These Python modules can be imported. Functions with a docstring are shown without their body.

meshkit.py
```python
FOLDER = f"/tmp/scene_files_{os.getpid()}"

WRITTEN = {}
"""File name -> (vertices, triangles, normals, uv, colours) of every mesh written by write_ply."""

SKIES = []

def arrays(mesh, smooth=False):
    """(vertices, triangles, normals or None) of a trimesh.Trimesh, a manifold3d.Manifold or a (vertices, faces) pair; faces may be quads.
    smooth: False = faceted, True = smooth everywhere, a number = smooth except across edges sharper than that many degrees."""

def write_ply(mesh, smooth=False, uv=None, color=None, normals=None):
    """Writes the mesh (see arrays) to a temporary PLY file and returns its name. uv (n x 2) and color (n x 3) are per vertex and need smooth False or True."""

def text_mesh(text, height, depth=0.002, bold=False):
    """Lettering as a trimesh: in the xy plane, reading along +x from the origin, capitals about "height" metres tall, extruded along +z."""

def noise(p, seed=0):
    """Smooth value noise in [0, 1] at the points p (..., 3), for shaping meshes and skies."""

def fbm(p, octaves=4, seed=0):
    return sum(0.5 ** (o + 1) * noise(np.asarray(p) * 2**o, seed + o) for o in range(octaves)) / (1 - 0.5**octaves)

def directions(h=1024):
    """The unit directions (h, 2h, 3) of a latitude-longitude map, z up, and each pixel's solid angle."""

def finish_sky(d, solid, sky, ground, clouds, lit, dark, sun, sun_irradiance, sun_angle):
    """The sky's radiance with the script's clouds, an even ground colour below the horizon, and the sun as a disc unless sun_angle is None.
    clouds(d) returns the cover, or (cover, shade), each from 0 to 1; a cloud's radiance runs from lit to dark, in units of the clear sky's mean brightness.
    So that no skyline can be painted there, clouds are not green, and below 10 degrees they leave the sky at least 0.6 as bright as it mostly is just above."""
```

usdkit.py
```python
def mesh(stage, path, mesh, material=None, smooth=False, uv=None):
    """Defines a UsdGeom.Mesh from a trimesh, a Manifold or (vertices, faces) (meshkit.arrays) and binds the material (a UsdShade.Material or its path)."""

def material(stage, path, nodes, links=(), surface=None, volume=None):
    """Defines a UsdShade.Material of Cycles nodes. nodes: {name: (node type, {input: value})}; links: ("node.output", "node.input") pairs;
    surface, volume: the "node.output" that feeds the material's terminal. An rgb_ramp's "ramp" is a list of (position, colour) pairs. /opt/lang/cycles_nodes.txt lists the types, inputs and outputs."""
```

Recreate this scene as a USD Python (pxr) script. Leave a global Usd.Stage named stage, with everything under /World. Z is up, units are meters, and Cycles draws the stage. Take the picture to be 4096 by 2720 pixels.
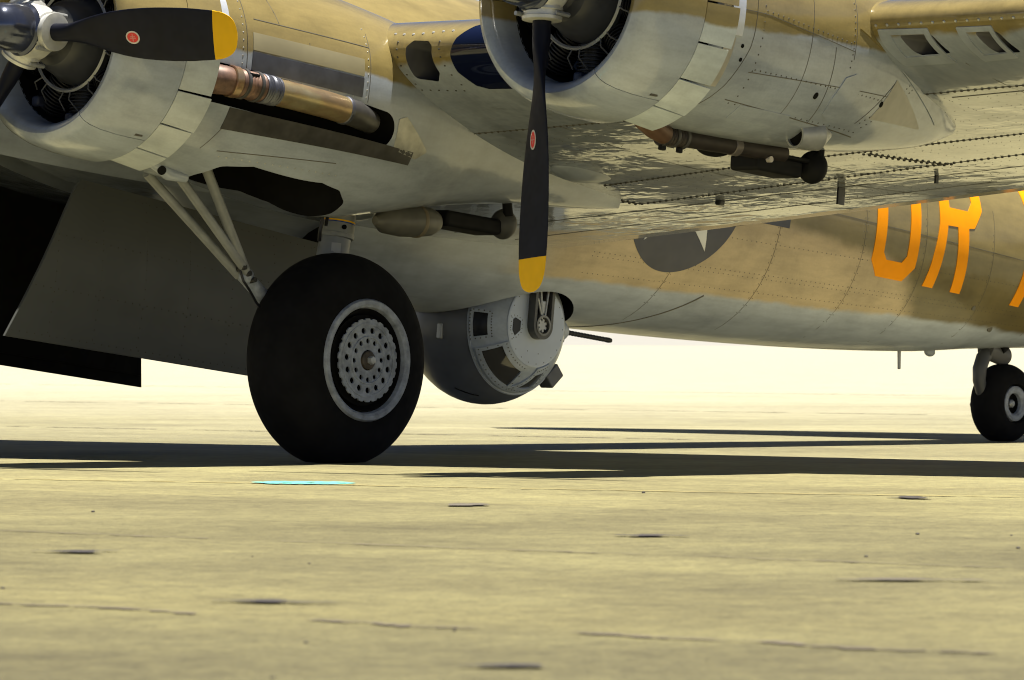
import math, random
import numpy as np, trimesh, manifold3d as m3
import shapely, shapely.geometry as sg
import usdkit, meshkit
from pxr import Usd, UsdGeom, UsdLux, UsdShade, Gf, Sdf

# ---------------------------------------------------------------- camera, sky, sun, exposure
stage = Usd.Stage.CreateInMemory()
UsdGeom.SetStageUpAxis(stage, UsdGeom.Tokens.z)
UsdGeom.SetStageMetersPerUnit(stage, 1.0)
world = UsdGeom.Xform.Define(stage, '/World')
stage.SetDefaultPrim(world.GetPrim())
UsdGeom.Scope.Define(stage, '/World/Looks')
CAM = np.array([-28.429, -31.236, 0.785])
TH, TILT, ROLL = math.radians(47.117), math.radians(0.0484), math.radians(0.291)
EXPOSURE = 1.1
SUN_EL, SUN_AZ = math.radians(80.3), math.atan2(0.126, -0.116)      # azimuth as atan2(x, y)
SUN_I, SKY_I = 1.25, 0.05
d0 = np.array([math.sin(TH), math.cos(TH), 0]); r0 = np.array([math.cos(TH), -math.sin(TH), 0]); u0 = np.array([0, 0, 1.])
fw = d0*math.cos(TILT)+u0*math.sin(TILT); u1 = -d0*math.sin(TILT)+u0*math.cos(TILT)
rt = r0*math.cos(ROLL)+u1*math.sin(ROLL); up = u1*math.cos(ROLL)-r0*math.sin(ROLL)
cam = UsdGeom.Camera.Define(stage, '/World/camera')
M = Gf.Matrix4d(*[float(x) for x in (*rt, 0, *up, 0, *(-fw), 0, *CAM, 1)])
cam.AddTransformOp().Set(M)
cam.CreateHorizontalApertureAttr(36.0); cam.CreateVerticalApertureAttr(36.0*680/1024)
cam.CreateFocalLengthAttr(36.0*6019.6/1024)
cam.CreateFStopAttr(10.0); cam.CreateFocusDistanceAttr(39.0)
cam.CreateClippingRangeAttr(Gf.Vec2f(0.5, 200000)); cam.CreateExposureAttr(EXPOSURE)
sky_mat = usdkit.material(stage, '/World/Looks/sky', {
    's': ('sky_texture', {'sky_type': 'single_scattering', 'sun_disc': False, 'sun_elevation': SUN_EL, 'sun_rotation': SUN_AZ, 'altitude': 2500.0, 'air_density': .45, 'aerosol_density': .25, 'ozone_density': 1.0}),
    't': ('texture_coordinate', {}), 'x': ('separate_xyz', {}), 'v': ('mapping', {'scale': (3.0, 3.0, 16.0)}), 'n': ('noise_texture', {'scale': 1.6, 'detail': 4.0}),
    'a': ('math', {'math_type': 'multiply_add', 'value2': .05, 'value3': .0}), 'r': ('map_range', {'range_type': 'smoothstep', 'from_min': .055, 'from_max': .0, 'to_min': 0.0, 'to_max': 1.0, 'clamp': True}),
    'd': ('math', {'math_type': 'subtract'}), 'm': ('mix_color', {'b': (8.9, 8.4, 7.2)}),      # a belt of bright low haze all round the horizon
    'b': ('background_shader', {'strength': SKY_I})},
    [('t.generated', 'x.vector'), ('t.generated', 'v.vector'), ('v.vector', 'n.vector'), ('n.fac', 'a.value1'), ('x.z', 'd.value1'), ('a.value', 'd.value2'), ('d.value', 'r.value'), ('r.result', 'm.fac'), ('s.color', 'm.a'), ('m.result', 'b.color')], surface='b.background')
dome = UsdLux.DomeLight.Define(stage, '/World/sky')
UsdShade.MaterialBindingAPI.Apply(dome.GetPrim()).Bind(sky_mat)
dome.GetPrim().SetCustomDataByKey('kind', 'structure')
sun = UsdLux.DistantLight.Define(stage, '/World/sun')
sun.CreateIntensityAttr(SUN_I); sun.CreateAngleAttr(0.53); sun.CreateNormalizeAttr(True); sun.CreateColorAttr(Gf.Vec3f(1, .95, .84))
sdir = np.array([math.sin(SUN_AZ)*math.cos(SUN_EL), math.cos(SUN_AZ)*math.cos(SUN_EL), math.sin(SUN_EL)])
zx = np.cross([0, 1, 0], sdir); zx /= np.linalg.norm(zx); zy = np.cross(sdir, zx)
sun.AddTransformOp().Set(Gf.Matrix4d(*[float(x) for x in (*zx, 0, *zy, 0, *sdir, 0, 0, 0, 50, 1)]))

# ---------------------------------------------------------------- aircraft shape functions, frame: s aft, l to port, z up, origin on the main axle
PITCH = math.radians(6.0)
AXLE = 0.68
def ip(x, xs, ys): return np.interp(x, xs, ys)
from scipy.interpolate import PchipInterpolator as Pch
_fs = [-5.8, -5.3, -4.6, -3.4, -2.0, 0, 2, 4.2, 5.7, 6.7, 8.3, 9.95, 10.63, 12.5, 14.5, 16.2, 17.2]
_fb = [1.75, 1.2, .98, .85, .80, .78, .78, .79, .845, .885, .975, 1.117, 1.21, 1.42, 1.62, 1.80, 1.95]
_ft = [2.0, 2.45, 2.75, 3.0, 3.25, 3.3, 3.25, 3.18, 3.1, 3.05, 2.95, 2.82, 2.76, 2.62, 2.5, 2.4, 2.2]
_b, _t = Pch(_fs, _fb), Pch(_fs, _ft)
def fus(s):
    b, t = _b(s), _t(s)
    return (b+t)/2, (t-b)/2          # centre height, half height
def fus_l(s, z, off=0.0):
    c, R = fus(s); R = R+off
    return .94*R*np.clip(1-np.abs((z-c)/R)**2.08, 0, 1)**(1/2.08)
def le(l): return -1.0+.154*np.asarray(l, float)
def te(l): return 4.65-.0525*np.asarray(l, float)
def zle(l): return 2.015+.042*(np.asarray(l, float)-4.2)
def zte(l): return 1.322+.075*(np.asarray(l, float)-1.0)
def thick(l): return .17-.0045*np.asarray(l, float)
def naca(x, t): return 5*t*(.2969*np.sqrt(x)-.126*x-.3516*x**2+.2843*x**3-.1036*x**4)
def wing_pt(l, x, side):
    """side -1 lower, +1 upper; x chord fraction"""
    l, x = np.broadcast_arrays(np.asarray(l, float), np.asarray(x, float))
    tip = np.sqrt(np.clip(1-((l-13.3)/2.5).clip(0, .999)**2.4, 0, 1))
    a, b = le(l), te(l); m = a+(b-a)*.42
    a = m+(a-m)*tip; b = m+(b-m)*tip
    ch = b-a
    zc = zle(l)+(zte(l)-zle(l))*(.42+(x-.42)*tip)
    return np.stack([a+ch*x, l, zc+side*naca(x, thick(l))*ch*np.where(side < 0, .92, 1.05)], -1)
HUB2 = np.array([-2.91, 3.22, 1.77]); HUB1 = np.array([-2.19, 6.9, 2.035])
# nacelle stations aft of the hub: distance, half width, depth below axis, height above axis
NAC1 = np.array([(.80, .645, .665, .64), (1.3, .66, .70, .64), (2.2, .62, .68, .60), (2.7, .54, .64, .5), (3.2, .40, .57, .4), (3.6, .26, .49, .3), (3.96, .05, .36, .2)])
NAC2 = np.array([(.80, .66, .70, .64), (1.3, .70, .76, .66), (2.2, .74, .86, .62), (2.7, .72, .84, .56), (3.1, .68, .77, .5), (3.6, .58, .66, .45), (4.4, .40, .54, .35), (5.2, .2, .47, .25), (5.6, .04, .42, .2)])
def nac_section(tab, x, n=64):
    w, b, t = [Pch(tab[:, 0], tab[:, k])(x) for k in (1, 2, 3)]
    a = np.arange(n)/n*2*np.pi
    c, s_ = np.cos(a), np.sin(a); e = 2/2.15
    return np.sign(c)*np.abs(c)**e*w, np.sign(s_)*np.abs(s_)**e*np.where(s_ > 0, t, b)
def nac_l(tab, x, z):
    """half width of a nacelle at height z relative to its axis"""
    w, b, t = [Pch(tab[:, 0], tab[:, k])(x) for k in (1, 2, 3)]
    return w*np.clip(1-np.abs(z/np.where(z > 0, t, b))**2.15, 0, 1)**(1/2.15)
BALL = np.array([4.86, 0., .765]); BALL_R = .6
# ---- END SURF

# ---------------------------------------------------------------- materials
class NG:
    """collects shader nodes; inputs given as '@node.output' become links"""
    def __init__(self): self.n, self.l, self.k = {}, [], 0
    def add(self, kind, **inp):
        self.k += 1; name = f'n{self.k}'; vals = {}
        for k, v in inp.items():
            if isinstance(v, str) and v.startswith('@'): self.l.append((v[1:], f'{name}.{k}'))
            else: vals[k] = v
        self.n[name] = (kind, vals); return name
    def math(self, op, a, b=0.0, c=0.0, clamp=False): return '@'+self.add('math', math_type=op, value1=a, value2=b, value3=c, use_clamp=clamp)+'.value'
    def noise(self, vec, scale, detail=3, rough=.55, dist=0.0): return '@'+self.add('noise_texture', vector=vec, scale=scale, detail=detail, roughness=rough, distortion=dist)+'.fac'
    def mapping(self, vec, scale): return '@'+self.add('mapping', vector=vec, scale=scale)+'.vector'
    def ramp(self, fac, stops): return '@'+self.add('rgb_ramp', fac=fac, ramp=stops)+'.color'
    def mix(self, fac, a, b, mode='mix'): return '@'+self.add('mix_color', blend_type=mode, fac=fac, a=a, b=b)+'.result'
    def smooth(self, v, lo, hi): return '@'+self.add('map_range', range_type='smoothstep', value=v, from_min=lo, from_max=hi, to_min=0.0, to_max=1.0, clamp=True)+'.result'
    def obj(self): return '@'+self.add('texture_coordinate')+'.object'
    def pos(self): return '@'+self.add('geometry')+'.position'
    def xyz(self, vec):
        s = self.add('separate_xyz', vector=vec); return f'@{s}.x', f'@{s}.y', f'@{s}.z'
    def bump(self, h, strength, dist): return '@'+self.add('bump', height=h, strength=strength, distance=dist)+'.normal'
    def done(self, name, **p):
        b = self.add('principled_bsdf', **p)
        return usdkit.material(stage, '/World/Looks/'+name, self.n, self.l, surface=b+'.BSDF')

GREY, OLIVE, TAN = (.37, .41, .475), (.27, .21, .08), (.50, .385, .225)
def k3(c, f): return tuple(x*f for x in c)
def simple(name, col, rough=.5, metallic=0.0, var=.25, scale=6.0, bump=0.0, spec=.5, coat=0.0):
    g = NG(); v = g.obj(); f = g.noise(v, scale, 4)
    c = g.ramp(f, [(.25, k3(col, 1-var)), (.75, k3(col, 1+var))])
    r = g.math('multiply_add', g.noise(v, scale*2.3, 3), .25, rough-.12)
    kw = dict(base_color=c, roughness=r, metallic=metallic, specular_ior_level=spec, coat_weight=coat)
    if bump: kw['normal'] = g.bump(g.noise(v, scale*6, 4), 1.0, bump)
    return g.done(name, **kw)

def weather(g, v, col, streak=(.7, 3.5, 3.5), amt=.22):
    """broad stains, streaks running aft and fine grain on paint"""
    big = g.ramp(g.noise(v, 1.7, 4, .6, .4), [(.3, (1-amt,)*3), (.5, (1, 1, 1)), (.72, (1+amt*.6,)*3)])
    st = g.ramp(g.noise(g.mapping(v, streak), 3.0, 5, .65), [(.3, (1-amt*.8,)*3), (.6, (1.03, 1.03, 1.02))])
    fine = g.ramp(g.noise(v, 60, 2, .6), [(.3, (.955,)*3), (.7, (1.03,)*3)])
    c = g.mix(1.0, col, big, 'multiply'); c = g.mix(1.0, c, st, 'multiply')
    return g.mix(1.0, c, fine, 'multiply')

def skin_mat(name, kind, hub=None, rough=.3, oilcan=.012, grey=GREY, olive=OLIVE):
    g = NG(); v = g.obj(); x, y, z = g.xyz(v)
    n1 = g.noise(v, 2.2, 3, .5); n2 = g.noise(v, 14, 3, .6)
    wob = g.math('add', g.math('multiply_add', n1, .22, -.11), g.math('multiply_add', n2, .05, -.025))
    if kind == 'wing':      # olive above the nose line, grey below
        ay = g.math('absolute', y)
        hz = g.math('subtract', z, g.math('multiply_add', ay, .042, 2.015-4.2*.042))
        chord = g.math('add', hz, g.math('multiply_add', x, .09, -.01))
        h = g.math('maximum', g.math('add', hz, .10), g.math('subtract', chord, .06))
        m = g.smooth(g.math('add', h, g.math('multiply', wob, .6)), -.02, .02)
        col = g.mix(m, grey, olive)
    elif kind == 'nac':
        h = g.math('subtract', z, hub[2]+.03) if abs(hub[1]) < 5 else g.math('subtract', z, g.math('multiply_add', x, .045, hub[2]-.13+1.6*.045))
        m = g.smooth(g.math('add', h, g.math('multiply', wob, .45)), -.015, .015)
        mottled_grey = g.mix(g.noise(v, 3.1, 2), k3(grey, 1.12), k3(grey, .98))  # two tones of the grey mixed at random by noise
        col = g.mix(m, mottled_grey, olive)
    elif kind == 'fus':
        line = g.math('subtract', z, g.math('multiply_add', x, .042, 1.12-4.94*.042))
        h = g.math('add', line, g.math('multiply', wob, .35))
        edge = g.mix(g.smooth(h, -.17, -.02), grey, k3(grey, 1.18))
        m = g.smooth(h, -.02, .025)
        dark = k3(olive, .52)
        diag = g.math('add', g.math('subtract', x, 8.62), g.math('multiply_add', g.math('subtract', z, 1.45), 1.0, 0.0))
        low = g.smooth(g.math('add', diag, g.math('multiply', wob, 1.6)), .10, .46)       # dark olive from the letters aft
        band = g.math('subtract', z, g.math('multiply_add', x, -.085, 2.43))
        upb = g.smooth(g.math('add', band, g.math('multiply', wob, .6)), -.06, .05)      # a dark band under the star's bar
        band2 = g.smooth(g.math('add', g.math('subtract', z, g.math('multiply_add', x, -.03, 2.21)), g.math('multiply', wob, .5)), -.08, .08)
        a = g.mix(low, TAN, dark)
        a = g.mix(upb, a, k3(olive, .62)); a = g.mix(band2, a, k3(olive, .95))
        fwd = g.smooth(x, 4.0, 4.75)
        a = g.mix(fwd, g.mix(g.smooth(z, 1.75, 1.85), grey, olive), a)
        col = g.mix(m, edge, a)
    else:
        col = grey
    c = weather(g, v, col)
    r = g.math('multiply_add', g.noise(v, 3.0, 4, .6), .22, rough-.11)
    wv = g.noise(g.mapping(v, (1.3, 1.0, 1.3)), 2.5 if kind == 'wing' else 1.9, 3, .5)
    if kind == 'wing': wv = g.math('multiply', g.math('subtract', wv, .5), g.math('multiply_add', g.smooth(g.noise(g.mapping(v, (1.0, .45, 1.0)), 1.1, 2), .42, .62), 1.15, .22))
    b = g.bump(wv, 1.0, oilcan)
    return g.done(name, base_color=c, roughness=r, normal=b, specular_ior_level=.5, coat_weight=1.0 if kind == 'wing' else .5 if kind == 'nac' else .2, coat_roughness=.06 if kind == 'wing' else .09, coat_normal=b)

wing_skin = skin_mat('wing_paint', 'wing', rough=.2, oilcan=.02)
nac1_skin = skin_mat('outer_nacelle_paint', 'nac', HUB1*[1, -1, 1], rough=.22, oilcan=.006)
nac2_skin = skin_mat('inner_nacelle_paint', 'nac', HUB2*[1, -1, 1], rough=.24, oilcan=.006)
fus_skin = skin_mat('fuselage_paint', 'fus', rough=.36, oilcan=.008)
grey_skin = skin_mat('grey_paint', 'plain', rough=.36, oilcan=.006)
light_grey = skin_mat('fresh_grey_paint', 'plain', rough=.4, oilcan=.004, grey=(.42, .43, .40))
flap1_skin = skin_mat('outer_flap_paint', 'nac', HUB1*[1, -1, 1]+np.array([0, 0, -.02]), rough=.4, oilcan=.004, grey=(.54, .60, .64))
flap2_skin = skin_mat('inner_flap_paint', 'nac', HUB2*[1, -1, 1]+np.array([0, 0, .05]), rough=.4, oilcan=.004, grey=(.50, .54, .56))
turret_grey = skin_mat('turret_paint', 'plain', rough=.34, oilcan=.004, grey=(.42, .47, .56))
strut_grey = simple('strut_paint', (.23, .24, .24), .4, var=.2, scale=9)
rubber = simple('tyre_rubber', (.008, .008, .009), .8, var=.3, scale=7, bump=.002, spec=.12)
black_paint = simple('black_paint', (.012, .012, .014), .36, var=.3, scale=5)
blade_paint = simple('propeller_paint', (.005, .006, .014), .5, var=.35, spec=.18, scale=7)
dark_inside = simple('dark_interior', (.006, .006, .006), .85, var=.4, spec=.15)
bay_dark = simple('bay_interior', (.008, .008, .007), .85, var=.4, spec=.15)
seam_dark = simple('seam_dark', (.12, .11, .085), .7)
rivet_dark = simple('fastener_dark', (.075, .07, .058), .55)
rivet_light = simple('fastener_metal', (.55, .54, .5), .35, metallic=.6)
strap_metal = simple('strap_aluminium', (.62, .65, .72), .38, metallic=.35, var=.12, scale=12)
alu = simple('polished_aluminium', (.66, .66, .64), .26, metallic=.85, var=.12, scale=5)
dull_alu = simple('dull_aluminium', (.42, .43, .43), .42, metallic=.5, var=.2, scale=11)
shield = simple('stained_steel', (.13, .135, .165), .34, metallic=.6, var=.35, scale=5)
shield_dark = simple('sooty_steel', (.075, .072, .07), .42, metallic=.45, var=.45, scale=7)
yellow = simple('tip_yellow', (.90, .50, .006), .5, var=.06, scale=8, spec=.15)
orange_yellow = simple('code_yellow', (.98, .34, .002), .6, var=.08, scale=5, spec=.12)
insignia_blue = simple('insignia_blue', (.05, .053, .075), .5, var=.15, scale=4)
insignia_white = simple('insignia_white', (.72, .72, .68), .45, var=.06)
red = simple('emblem_red', (.75, .03, .025), .45, var=.1)
pale = simple('emblem_silver', (.6, .55, .5), .4, var=.1)
barrel = simple('gun_metal', (.02, .022, .025), .4, metallic=.4)
rim_paint = simple('rim_paint', (.30, .33, .39), .5, var=.45, scale=16)
turbo_black = simple('turbo_black', (.007, .007, .007), .65, var=.3, spec=.2)
g = NG(); v = g.obj(); x, y, z = g.xyz(v)
t_ = g.noise(g.mapping(v, (1.0, 2.2, 2.2)), 3.2, 4, .6)
pc = g.ramp(t_, [(.28, (.16, .085, .065)), (.42, (.38, .2, .11)), (.52, (.5, .36, .17)), (.62, (.55, .47, .28)), (.75, (.42, .3, .2))])
heat = g.smooth(x, -2.05, -1.2)
pipe_metal = g.done('heat_stained_pipe', base_color=g.mix(heat, g.mix(.55, pc, (.25, .12, .1)), g.mix(.5, pc, (.56, .46, .26))), metallic=.75, roughness=g.math('multiply_add', g.noise(v, 9, 3), .2, .2))
g = NG(); v = g.obj()
pipe_brown = g.done('rusty_pipe', base_color=g.ramp(g.noise(v, 9, 5, .65), [(.3, (.05, .032, .026)), (.5, (.14, .08, .06)), (.7, (.26, .15, .1))]), metallic=.35, roughness=.5)
g = NG()
fr = g.add('fresnel', IOR=1.5)
tb = g.add('principled_bsdf', base_color=(.05, .048, .045), roughness=.06, specular_ior_level=.6, coat_weight=.6)
tl = g.add('principled_bsdf', base_color=(.005, .008, .028), roughness=.05, specular_ior_level=.5, coat_weight=.3)
glass_navy = usdkit.material(stage, '/World/Looks/navy_glazing', {'b': ('principled_bsdf', {'base_color': (.012, .014, .02), 'roughness': .25, 'specular_ior_level': .25})}, [], surface='b.BSDF')
lamp_glass = usdkit.material(stage, '/World/Looks/blue_lamp_glazing', {tl: g.n[tl]}, [], surface=tl+'.BSDF')
glass_dark = usdkit.material(stage, '/World/Looks/dark_glazing', g.n, g.l, surface=tb+'.BSDF')
# concrete apron
g = NG(); v = g.pos()
big = g.noise(v, .09, 5, .6, .5); mid = g.noise(v, .55, 5, .62, .3); fine = g.noise(v, 13, 4, .75); grit = g.noise(v, 55, 2, .7)
c = g.ramp(mid, [(.25, (.178, .155, .072)), (.5, (.240, .213, .099)), (.75, (.305, .275, .128))])
c = g.mix(1.0, c, g.ramp(big, [(.3, (.84, .84, .84)), (.5, (1, 1, 1)), (.68, (1.16, 1.15, 1.08))]), 'multiply')
sx_, sy_, sz_ = g.xyz(v)
slab = g.math('floor', g.math('multiply_add', sx_, 1/4.78, 16.3/4.78))
tone = '@'+g.add('white_noise_texture', dimensions='1D', w=slab)+'.value'
c = g.mix(1.0, c, g.ramp(tone, [(0, (.86, .86, .86)), (1, (1.08, 1.08, 1.06))]), 'multiply')
c = g.mix(1.0, c, g.ramp(g.noise(g.mapping(v, (1.0, .35, 1.0)), 1.6, 4, .65), [(.3, (.84, .835, .83)), (.5, (1, 1, 1)), (.7, (1.10, 1.10, 1.07))]), 'multiply')
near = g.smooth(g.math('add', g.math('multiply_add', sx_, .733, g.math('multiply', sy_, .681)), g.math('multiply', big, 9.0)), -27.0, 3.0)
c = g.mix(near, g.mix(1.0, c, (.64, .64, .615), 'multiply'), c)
c = g.mix(1.0, c, g.ramp(fine, [(.30, (.62, .61, .60)), (.52, (1.02,)*3), (.72, (1.28, 1.27, 1.2))]), 'multiply')
c = g.mix(1.0, c, g.ramp(grit, [(.3, (.66,)*3), (.6, (1.1,)*3)]), 'multiply')
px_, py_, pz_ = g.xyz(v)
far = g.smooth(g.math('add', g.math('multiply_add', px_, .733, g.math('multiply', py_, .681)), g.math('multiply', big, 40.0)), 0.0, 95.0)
c = g.mix(far, c, g.mix(mid, (.34, .315, .215), (.48, .455, .34)))  # distant concrete paled: glare towards the horizon put into its colour
med = g.noise(v, 4.5, 5, .75)
c = g.mix(1.0, c, g.ramp(med, [(.3, (.74, .73, .72)), (.52, (1.02,)*3), (.72, (1.2, 1.2, 1.16))]), 'multiply')
hgt = g.math('add', g.math('multiply', fine, .6), g.math('multiply', grit, .4))
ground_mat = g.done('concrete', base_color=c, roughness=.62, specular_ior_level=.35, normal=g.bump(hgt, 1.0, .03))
tar = simple('tar', (.045, .038, .034), .6, var=.4, scale=3)
joint_dark = simple('faint_tar', (.10, .085, .065), .8, var=.4, scale=3)
joint_mat = simple('joint_filler', (.115, .095, .065), .8, var=.5, scale=.9)
cyan = simple('turquoise_marking', (.12, .42, .37), .8, var=.35, scale=7)
line_yellow = simple('faded_yellow_marking', (.30, .245, .095), .8, var=.25, scale=2)

# ---------------------------------------------------------------- scene helpers
taken = {}
def pathfor(parent, name):
    base = f'{parent}/{name}'; k = taken.get(base, 0); taken[base] = k+1
    return base if k == 0 else f'{base}_{k:03d}'
def tri(m):
    if isinstance(m, m3.Manifold):
        q = m.to_mesh(); return np.array(q.vert_properties[:, :3], float), np.array(q.tri_verts, int)
    if isinstance(m, trimesh.Trimesh): return np.array(m.vertices), np.array(m.faces)
    v, f = np.asarray(m[0], float), np.asarray(m[1], int)
    if f.shape[1] == 4: f = np.vstack([f[:, [0, 1, 2]], f[:, [0, 2, 3]]])
    return v, f
def cat(ms):
    V, F, n = [], [], 0
    for m in ms:
        v, f = tri(m); V.append(v); F.append(f+n); n += len(v)
    return np.vstack(V), np.vstack(F)
def put(parent, name, m, mat, smooth=32, kind=None, label=None, flip=True):
    """one Mesh prim; shapes of the aircraft are given in (s, l, z) and turned into x, y, z here"""
    v, f = tri(m)
    if flip: v = v*[1, -1, 1]; f = f[:, ::-1]
    p = pathfor(parent, name)
    pr = usdkit.mesh(stage, p, (v, f), mat, smooth=smooth).GetPrim()
    if kind: pr.SetCustomDataByKey('kind', kind)
    if label: pr.SetCustomDataByKey('label', label)
    return p
def grp(parent, name, label=None):
    p = pathfor(parent, name); x = UsdGeom.Xform.Define(stage, p)
    if label: x.GetPrim().SetCustomDataByKey('label', label)
    return p
def thing(name, label, category, group=None):
    p = pathfor('/World', name); x = UsdGeom.Xform.Define(stage, p); q = x.GetPrim()
    q.SetCustomDataByKey('label', label); q.SetCustomDataByKey('category', category)
    if group: q.SetCustomDataByKey('group', group)
    return p, x
def man(m):
    v, f = tri(m)
    t = trimesh.Trimesh(v, f, process=True)
    if t.volume < 0: t.invert()
    return m3.Manifold(m3.Mesh(vert_properties=np.asarray(t.vertices, np.float32), tri_verts=np.asarray(t.faces, np.uint32)))
def split_cut(solid, cutters):
    """solid minus cutters: (outer skin, the cut's own walls) as two meshes"""
    a = solid.as_original(); ida = a.original_id()
    res = a
    for c in cutters: res = res-c.as_original()
    q = res.to_mesh(); tv = np.array(q.tri_verts, int); V = np.array(q.vert_properties[:, :3], float)
    own = np.zeros(len(tv), bool); ri = list(q.run_index); ro = list(q.run_original_id)
    for k, oid in enumerate(ro):
        if oid == ida: own[ri[k]//3:ri[k+1]//3] = True
    def sub(mask):
        f = tv[mask]; used = np.unique(f); mp = np.full(len(V), -1); mp[used] = np.arange(len(used)); return V[used], mp[f]
    return sub(own), sub(~own)
def loft(rings, close=True):
    """rings (k, n, 3): a closed tube with capped ends"""
    R = np.asarray(rings, float); k, n = R.shape[:2]
    V = R.reshape(-1, 3); F = []
    i = np.arange(n); j = (i+1) % n
    for a in range(k-1):
        F += [np.stack([a*n+i, a*n+j, (a+1)*n+j], 1), np.stack([a*n+i, (a+1)*n+j, (a+1)*n+i], 1)]
    V = np.vstack([V, R[0].mean(0), R[-1].mean(0)])
    F += [np.stack([j, i, np.full(n, k*n)], 1), np.stack([(k-1)*n+i, (k-1)*n+j, np.full(n, k*n+1)], 1)]
    F = np.vstack(F)
    t = trimesh.Trimesh(V, F, process=False)
    if t.volume < 0: F = F[:, ::-1]
    return V, F
def frame_of(a, b):
    w = np.asarray(b, float)-a; w /= np.linalg.norm(w)
    h = np.array([0, 0, 1.]) if abs(w[2]) < .9 else np.array([1., 0, 0])
    p = np.cross(h, w); p /= np.linalg.norm(p); return w, p, np.cross(w, p)
def tube(pts, rad, n=18):
    """round bar through points with a radius at each"""
    P = np.asarray(pts, float); rad = np.broadcast_to(rad, len(P)); rings = []
    _, p, q = frame_of(P[0], P[1])
    for i in range(len(P)):
        w = P[min(i+1, len(P)-1)]-P[max(i-1, 0)]; w = w/(np.linalg.norm(w)+1e-12)
        p = p-w*(p@w); p /= np.linalg.norm(p); q = np.cross(w, p)
        a = np.arange(n)/n*2*np.pi
        rings.append(P[i]+rad[i]*(np.cos(a)[:, None]*p+np.sin(a)[:, None]*q))
    return loft(rings)
def lathe(profile, origin, axis, n=48, a0=0.0, a1=2*np.pi, ref=(0, 0, 1.)):
    """closed profile polygon [(along axis, radius)] turned about an axis; part turns get end caps"""
    w = np.asarray(axis, float); w /= np.linalg.norm(w); p = np.asarray(ref, float); p = p-w*(p@w)
    if np.linalg.norm(p) < 1e-6: p = np.array([1., 0, 0])-w*w[0]
    p /= np.linalg.norm(p); q = np.cross(w, p); pr = np.asarray(profile, float); m = len(pr)
    full = abs(a1-a0-2*np.pi) < 1e-6
    A = np.linspace(a0, a1, n+1)[:-1] if full else np.linspace(a0, a1, n+1)
    V = np.concatenate([np.asarray(origin)+pr[:, :1]*w+pr[:, 1:2]*(math.cos(a)*p+math.sin(a)*q) for a in A]); F = []
    i = np.arange(m); j = (i+1) % m; cnt = len(A)
    for a in range(cnt if full else cnt-1):
        b = (a+1) % cnt
        F += [np.stack([a*m+i, a*m+j, b*m+j], 1), np.stack([a*m+i, b*m+j, b*m+i], 1)]
    if not full:
        tv, tf = trimesh.creation.triangulate_polygon(sg.Polygon(pr), engine='earcut')
        idx = np.array([np.argmin(((pr-x)**2).sum(1)) for x in tv]); tf = idx[tf]
        F += [tf, (cnt-1)*m+tf[:, ::-1]]
    t = trimesh.Trimesh(V, np.vstack(F), process=False); t.merge_vertices(); t.update_faces(t.nondegenerate_faces())
    trimesh.repair.fix_normals(t)
    return np.array(t.vertices), np.array(t.faces)
def box(c, e, rot=None, bevel=0.0):
    c, e = np.asarray(c, float), np.asarray(e, float)
    if bevel:
        pts = [np.array([x, y, z])*(e/2-bevel) for x in (-1, 1) for y in (-1, 1) for z in (-1, 1)]
        h = m3.Manifold.batch_hull([m3.Manifold.sphere(bevel, 12).translate([float(t) for t in p]) for p in pts])
        v, f = tri(h)
    else:
        b = trimesh.creation.box(e); v, f = np.array(b.vertices), np.array(b.faces)
    if rot is not None: v = v@np.asarray(rot).T
    return v+c, f
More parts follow.
